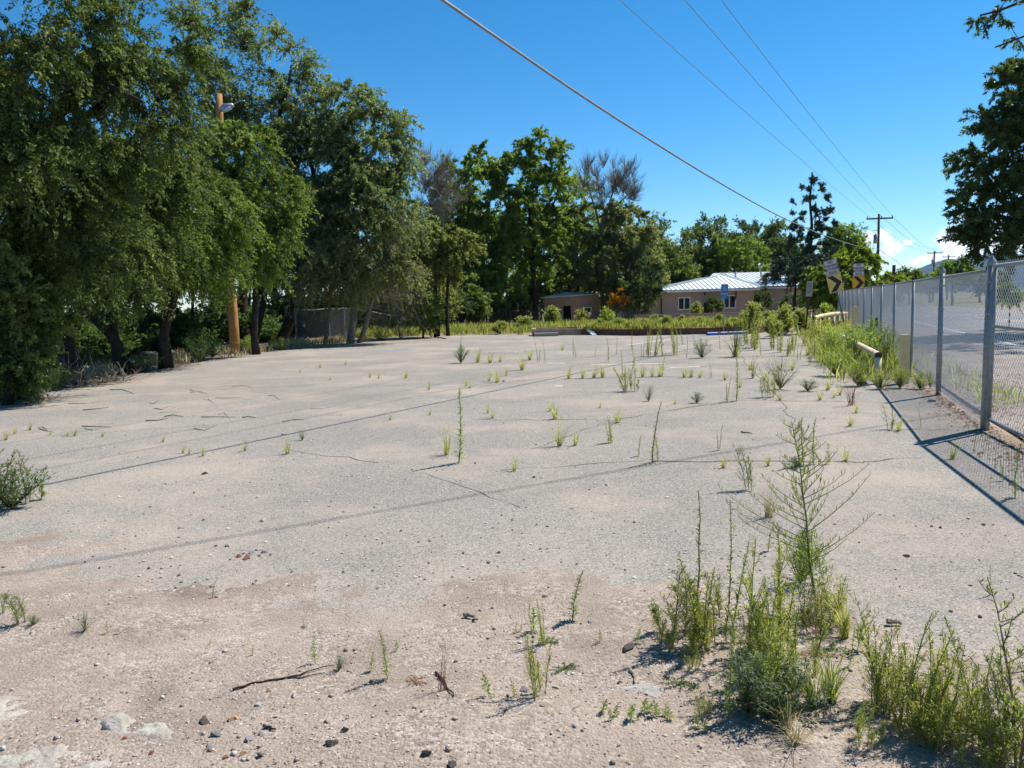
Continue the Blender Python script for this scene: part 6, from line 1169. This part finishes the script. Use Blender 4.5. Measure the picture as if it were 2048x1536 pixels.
def slab(name, label, poly, z, m, cat, amp=.012, seed=0, group=None):
    bm = bmesh.new(); r = random.Random(seed); pts = [W(*p) for p in poly]; n = 40; c = sum(pts, Vector()) / len(pts); rings = 9; rows = []
    dz0 = dirt_z(c.x, c.y) - .012
    def edge(a):
        best = 0
        for i in range(len(pts)):
            p, q = pts[i] - c, pts[(i + 1) % len(pts)] - c; d = Vector((math.cos(a), math.sin(a), 0)); e = q - p; den = d.x * e.y - d.y * e.x
            if abs(den) < 1e-9: continue
            t = (p.x * e.y - p.y * e.x) / den; u = (p.x * d.y - p.y * d.x) / den
            if t > 0 and -1e-6 <= u <= 1 + 1e-6: best = max(best, t)
        return best
    rad = [edge(2 * math.pi * k / n) for k in range(n)]
    for j in range(rings + 1):
        f = j / rings; row = []
        for k in range(n):
            a = 2 * math.pi * k / n; rr_ = rad[k] * f * (1 + .3 * mnoise.fractal(Vector((math.cos(a) * 2, math.sin(a) * 2, seed)), 1, 2, 4) * f); p = c + Vector((math.cos(a), math.sin(a), 0)) * rr_
            zz = dz0 + z * (1 - f ** 3) + amp * mnoise.fractal(Vector((p.x * 9, p.y * 9, seed)), 1, 2, 4) - (.03 if j == rings else 0); row.append(bm.verts.new((p.x, p.y, zz)))
        rows.append(row)
    for j in range(rings):
        for k in range(n):
            try: bm.faces.new((rows[j][k], rows[j][(k + 1) % n], rows[j + 1][(k + 1) % n], rows[j + 1][k]))
            except ValueError: pass
    bmesh.ops.remove_doubles(bm, verts=bm.verts, dist=1e-4); bmesh.ops.recalc_face_normals(bm, faces=bm.faces)
    me = bpy.data.meshes.new(name); bm.to_mesh(me); bm.free(); me.materials.append(M[m]); me.polygons.foreach_set('use_smooth', [True] * len(me.polygons)); return tag(link(name, me), label, cat, group)
slab('concrete_lump', 'white weathered concrete lump half buried in the front left sand', [(165, 1440), (200, 1432), (240, 1436), (262, 1452), (300, 1458), (350, 1464), (390, 1490), (400, 1512), (350, 1515), (290, 1500), (240, 1490), (200, 1475)], .022, 'paleconc', 'concrete', .02, 3)
slab('concrete_slab', 'smooth grey concrete slab in the bottom left corner', [(-60, 1530), (40, 1510), (120, 1500), (190, 1508), (260, 1528), (290, 1560), (200, 1600), (-60, 1600)], .014, 'paleconc', 'concrete', .016, 5)
slab('concrete_slab', 'pale flat concrete patch at the left picture edge', [(-60, 1405), (30, 1400), (95, 1408), (80, 1440), (20, 1460), (-60, 1480)], .014, 'paleconc', 'concrete', .016, 7)
slab('concrete_patch', 'flat grey concrete patch behind the row of sprouts', [(1200, 1390), (1230, 1380), (1300, 1384), (1340, 1396), (1335, 1412), (1270, 1418), (1210, 1410)], .012, 'stonegrey', 'concrete', .012, 9)
slab('white_scrap', 'crumpled white scrap lying in the front dirt', [(748, 1396), (765, 1390), (786, 1396), (784, 1408), (766, 1404), (750, 1402)], .012, 'paleconc', 'scrap', .02, 11)
def stick(label, pts, r0, m='drywood', name='stick', cat='stick', group=None):
    P = []
    for a in pts:
        p = W(*a[:2])
        for _ in range(2): p = W(*a[:2], dirt_z(p.x, p.y) + r0)
        P.append(p)
    mb = MB(); n = len(P); fine = []
    for i in range(n - 1):
        for k in range(4): fine.append(P[i].lerp(P[i + 1], k / 4) + Vector((random.uniform(-1, 1), random.uniform(-1, 1), random.uniform(0, .6))) * r0 * .8)
    fine.append(P[-1]); mb.tube(fine, [r0 * (1 - .7 * i / len(fine)) for i in range(len(fine))], 6); return tag(mb.build(name, M[m]), label, cat, group)
stick('long curved dead branch lying in the front dirt', [(466, 1378), (510, 1366), (560, 1358), (600, 1350), (625, 1340), (668, 1330)], .0055, 'bark', 'dead_branch', 'branch')
stick('thin twig forking off the long dead branch', [(560, 1358), (600, 1356), (650, 1345)], .004, 'bark', 'dead_branch', 'branch'); stick('short brown stick right of the grey rocks', [(525, 1453), (552, 1458)], .007, 'bark'); stick('dark charred stick lying on the sand in the middle', [(930, 1230), (944, 1234), (956, 1238)], .012, 'stonedark'); stick('upright splinter of pale wood among the clods', [(1263, 1338), (1268, 1352), (1270, 1366)], .007, 'drywood'); stick('grey log piece at the asphalt edge behind the yellow green stand', [(1775, 1243), (1802, 1247)], .014, 'greybark')
stick('dead stalk leaning among the reddish stalks', [(872, 1345), (890, 1368), (908, 1392)], .006, 'bark'); stick('small dark stick on the asphalt in mid lot', [(1482, 864), (1505, 867)], .009, 'bark')
for i in range(26):
    r = random.Random(300 + i); px, py = r.uniform(60, 640), r.uniform(768, 860); dx = r.uniform(20, 70); stick('thin dead twig scattered on the asphalt near the left wood', [(px, py), (px + dx * .5, py + r.uniform(-5, 5)), (px + dx, py + r.uniform(-8, 8))], r.uniform(.004, .009), 'bark' if i % 2 else 'drywood', 'twig', 'twig', 'scattered twigs by the wood')
def gravel(name, n, seed, region, smin, smax, m, zf, dens=None, flat=.7, lite=False):
    rng = np.random.default_rng(seed); P = region(rng, n)
    if dens is not None: P = P[rng.random(len(P)) < dens(P)]
    k = len(P); s = smin * (smax / smin) ** (rng.random(k) ** 2.2); oct_ = np.array([[1, 0, 0], [0, 1, 0], [-1, 0, 0], [0, -1, 0], [0, 0, 1], [0, 0, -1]], float)
    V = oct_[None] * rng.uniform(.6, 1.3, (k, 6, 1)) + rng.normal(size=(k, 6, 3)) * .12; a = rng.uniform(0, 6.28, k); c, s_ = np.cos(a), np.sin(a); X = V[..., 0] * c[:, None] - V[..., 1] * s_[:, None]; Y = V[..., 0] * s_[:, None] + V[..., 1] * c[:, None]
    V = np.stack([X, Y, V[..., 2] * flat], -1) * s[:, None, None] * .5; V[..., 0] += P[:, 0:1]; V[..., 1] += P[:, 1:2]; V[..., 2] += (zf(P[:, 0], P[:, 1]) + s * .15)[:, None]
    if lite:
        q = (np.array([[0, 1, 4], [1, 2, 4], [2, 3, 4], [3, 0, 4]])[None] + (np.arange(k) * 6)[:, None, None]).reshape(-1, 3); return tag(link(name, np_mesh(name, V.reshape(-1, 3), q, m, np.repeat(rng.random(k), 4))), kind='stuff')
    F = np.array([[0, 1, 4], [1, 2, 4], [2, 3, 4], [3, 0, 4], [1, 0, 5], [2, 1, 5], [3, 2, 5], [0, 3, 5]]); Q = (F[None] + (np.arange(k) * 6)[:, None, None]).reshape(-1, 3)
    return tag(link(name, np_mesh(name, V.reshape(-1, 3), Q, m, np.repeat(rng.random(k), 8))), kind='stuff')
def pebmat(name, cols):
    m, n, b, o = mat(name); at = nd(n, 'ShaderNodeAttribute'); at.attribute_name = 'rnd'; r = ramp(n, [(i / (len(cols) - 1), c) for i, c in enumerate(cols)]); n.links.new(at.outputs['Fac'], r.inputs[0]); n.links.new(r.outputs[0], b.inputs['Base Color']); b.inputs['Roughness'].default_value = .95; b.inputs['Specular IOR Level'].default_value = .1; return m
pm = pebmat('pebbles', [(.14, .11, .09), (.24, .195, .16), (.31, .26, .215), (.38, .325, .275), (.52, .47, .42)]); pa = pebmat('asphalt_chips', [(.04, .038, .036), (.16, .15, .14), (.26, .25, .235), (.36, .34, .31), (.48, .46, .43)])
zd = lambda x, y: np.maximum(dirt_h(x, y), 0.0)
def reg_front(rng, n): y = rng.uniform(2.1, 5.2, n * 2); y = y[rng.random(n * 2) < (2.2 / y) ** 1.2][:n]; x = rng.uniform(-.75, .75, len(y)) * y; return np.stack([x, y], 1)
def cdens(P): return np.clip(.42 + 1.3 * VN.fbm(P[:, 0] * 1.4 + 3, P[:, 1] * 1.4, 4) + .25 * (dirt_h(P[:, 0], P[:, 1]) > 0), .04, 1)
gravel('gravel', 44000, 1, reg_front, .0035, .012, pm, zd, cdens, .7, True); gravel('coarse_gravel', 650, 2, reg_front, .012, .03, pm, zd, cdens)
def reg_lot(rng, n): y = 4 + 22 * rng.random(n) ** 1.5; x = rng.uniform(-.62, .42, n) * y; return np.stack([np.clip(x, -9.2, 50), y], 1)[x < FX(y) - .3]
gravel('loose_chips', 5000, 3, reg_lot, .008, .03, pa, lambda x, y: 0 * x, None, .7, True)
def reg_fence(rng, n): y = rng.uniform(5.5, 16, n); x = FX(y) - np.abs(rng.normal(size=n)) * .22 + .15; return np.stack([x, y], 1)
pb = pebmat('brown_litter', [(.05, .025, .015), (.11, .06, .04), (.19, .11, .07), (.28, .19, .13)])
gravel('leaf_litter', 5200, 4, reg_fence, .012, .045, pb, lambda x, y: 0 * x + .003, None, .3, True)
def reg_wood(rng, n): y = rng.uniform(11, 30, n); x = -9.7 - np.abs(rng.normal(size=n)) * 1.3 + .5; return np.stack([x, y], 1)
gravel('wood_edge_litter', 8000, 5, reg_wood, .015, .06, pb, lambda x, y: np.maximum(hgt(x, y) + .03, 0.0), None, .35, True)
def reg_behind(rng, n): y = rng.uniform(4, 14, n); x = FX(y) + rng.uniform(.2, 3.4, n); return np.stack([x, y], 1)
gravel('shoulder_gravel', 6000, 6, reg_behind, .012, .05, pb, lambda x, y: 0 * x, None, .5, True)

# ------------------------------------------------------------------ air
mb = MB(); mb.box((0, 0, 295), (20000, 20000, 620))
hz, n, b, o = mat('air'); n.nodes.remove(b); vp = nd(n, 'ShaderNodeVolumePrincipled'); vp.inputs['Density'].default_value = 3.6e-5; vp.inputs['Color'].default_value = (.40, .64, 1.0, 1); vp.inputs['Anisotropy'].default_value = .1
n.links.new(vp.outputs[0], o.inputs['Volume'])
HZ = mb.build('haze', hz); HZ['kind'] = 'stuff'
print('done', round(time.time() - T0, 1))
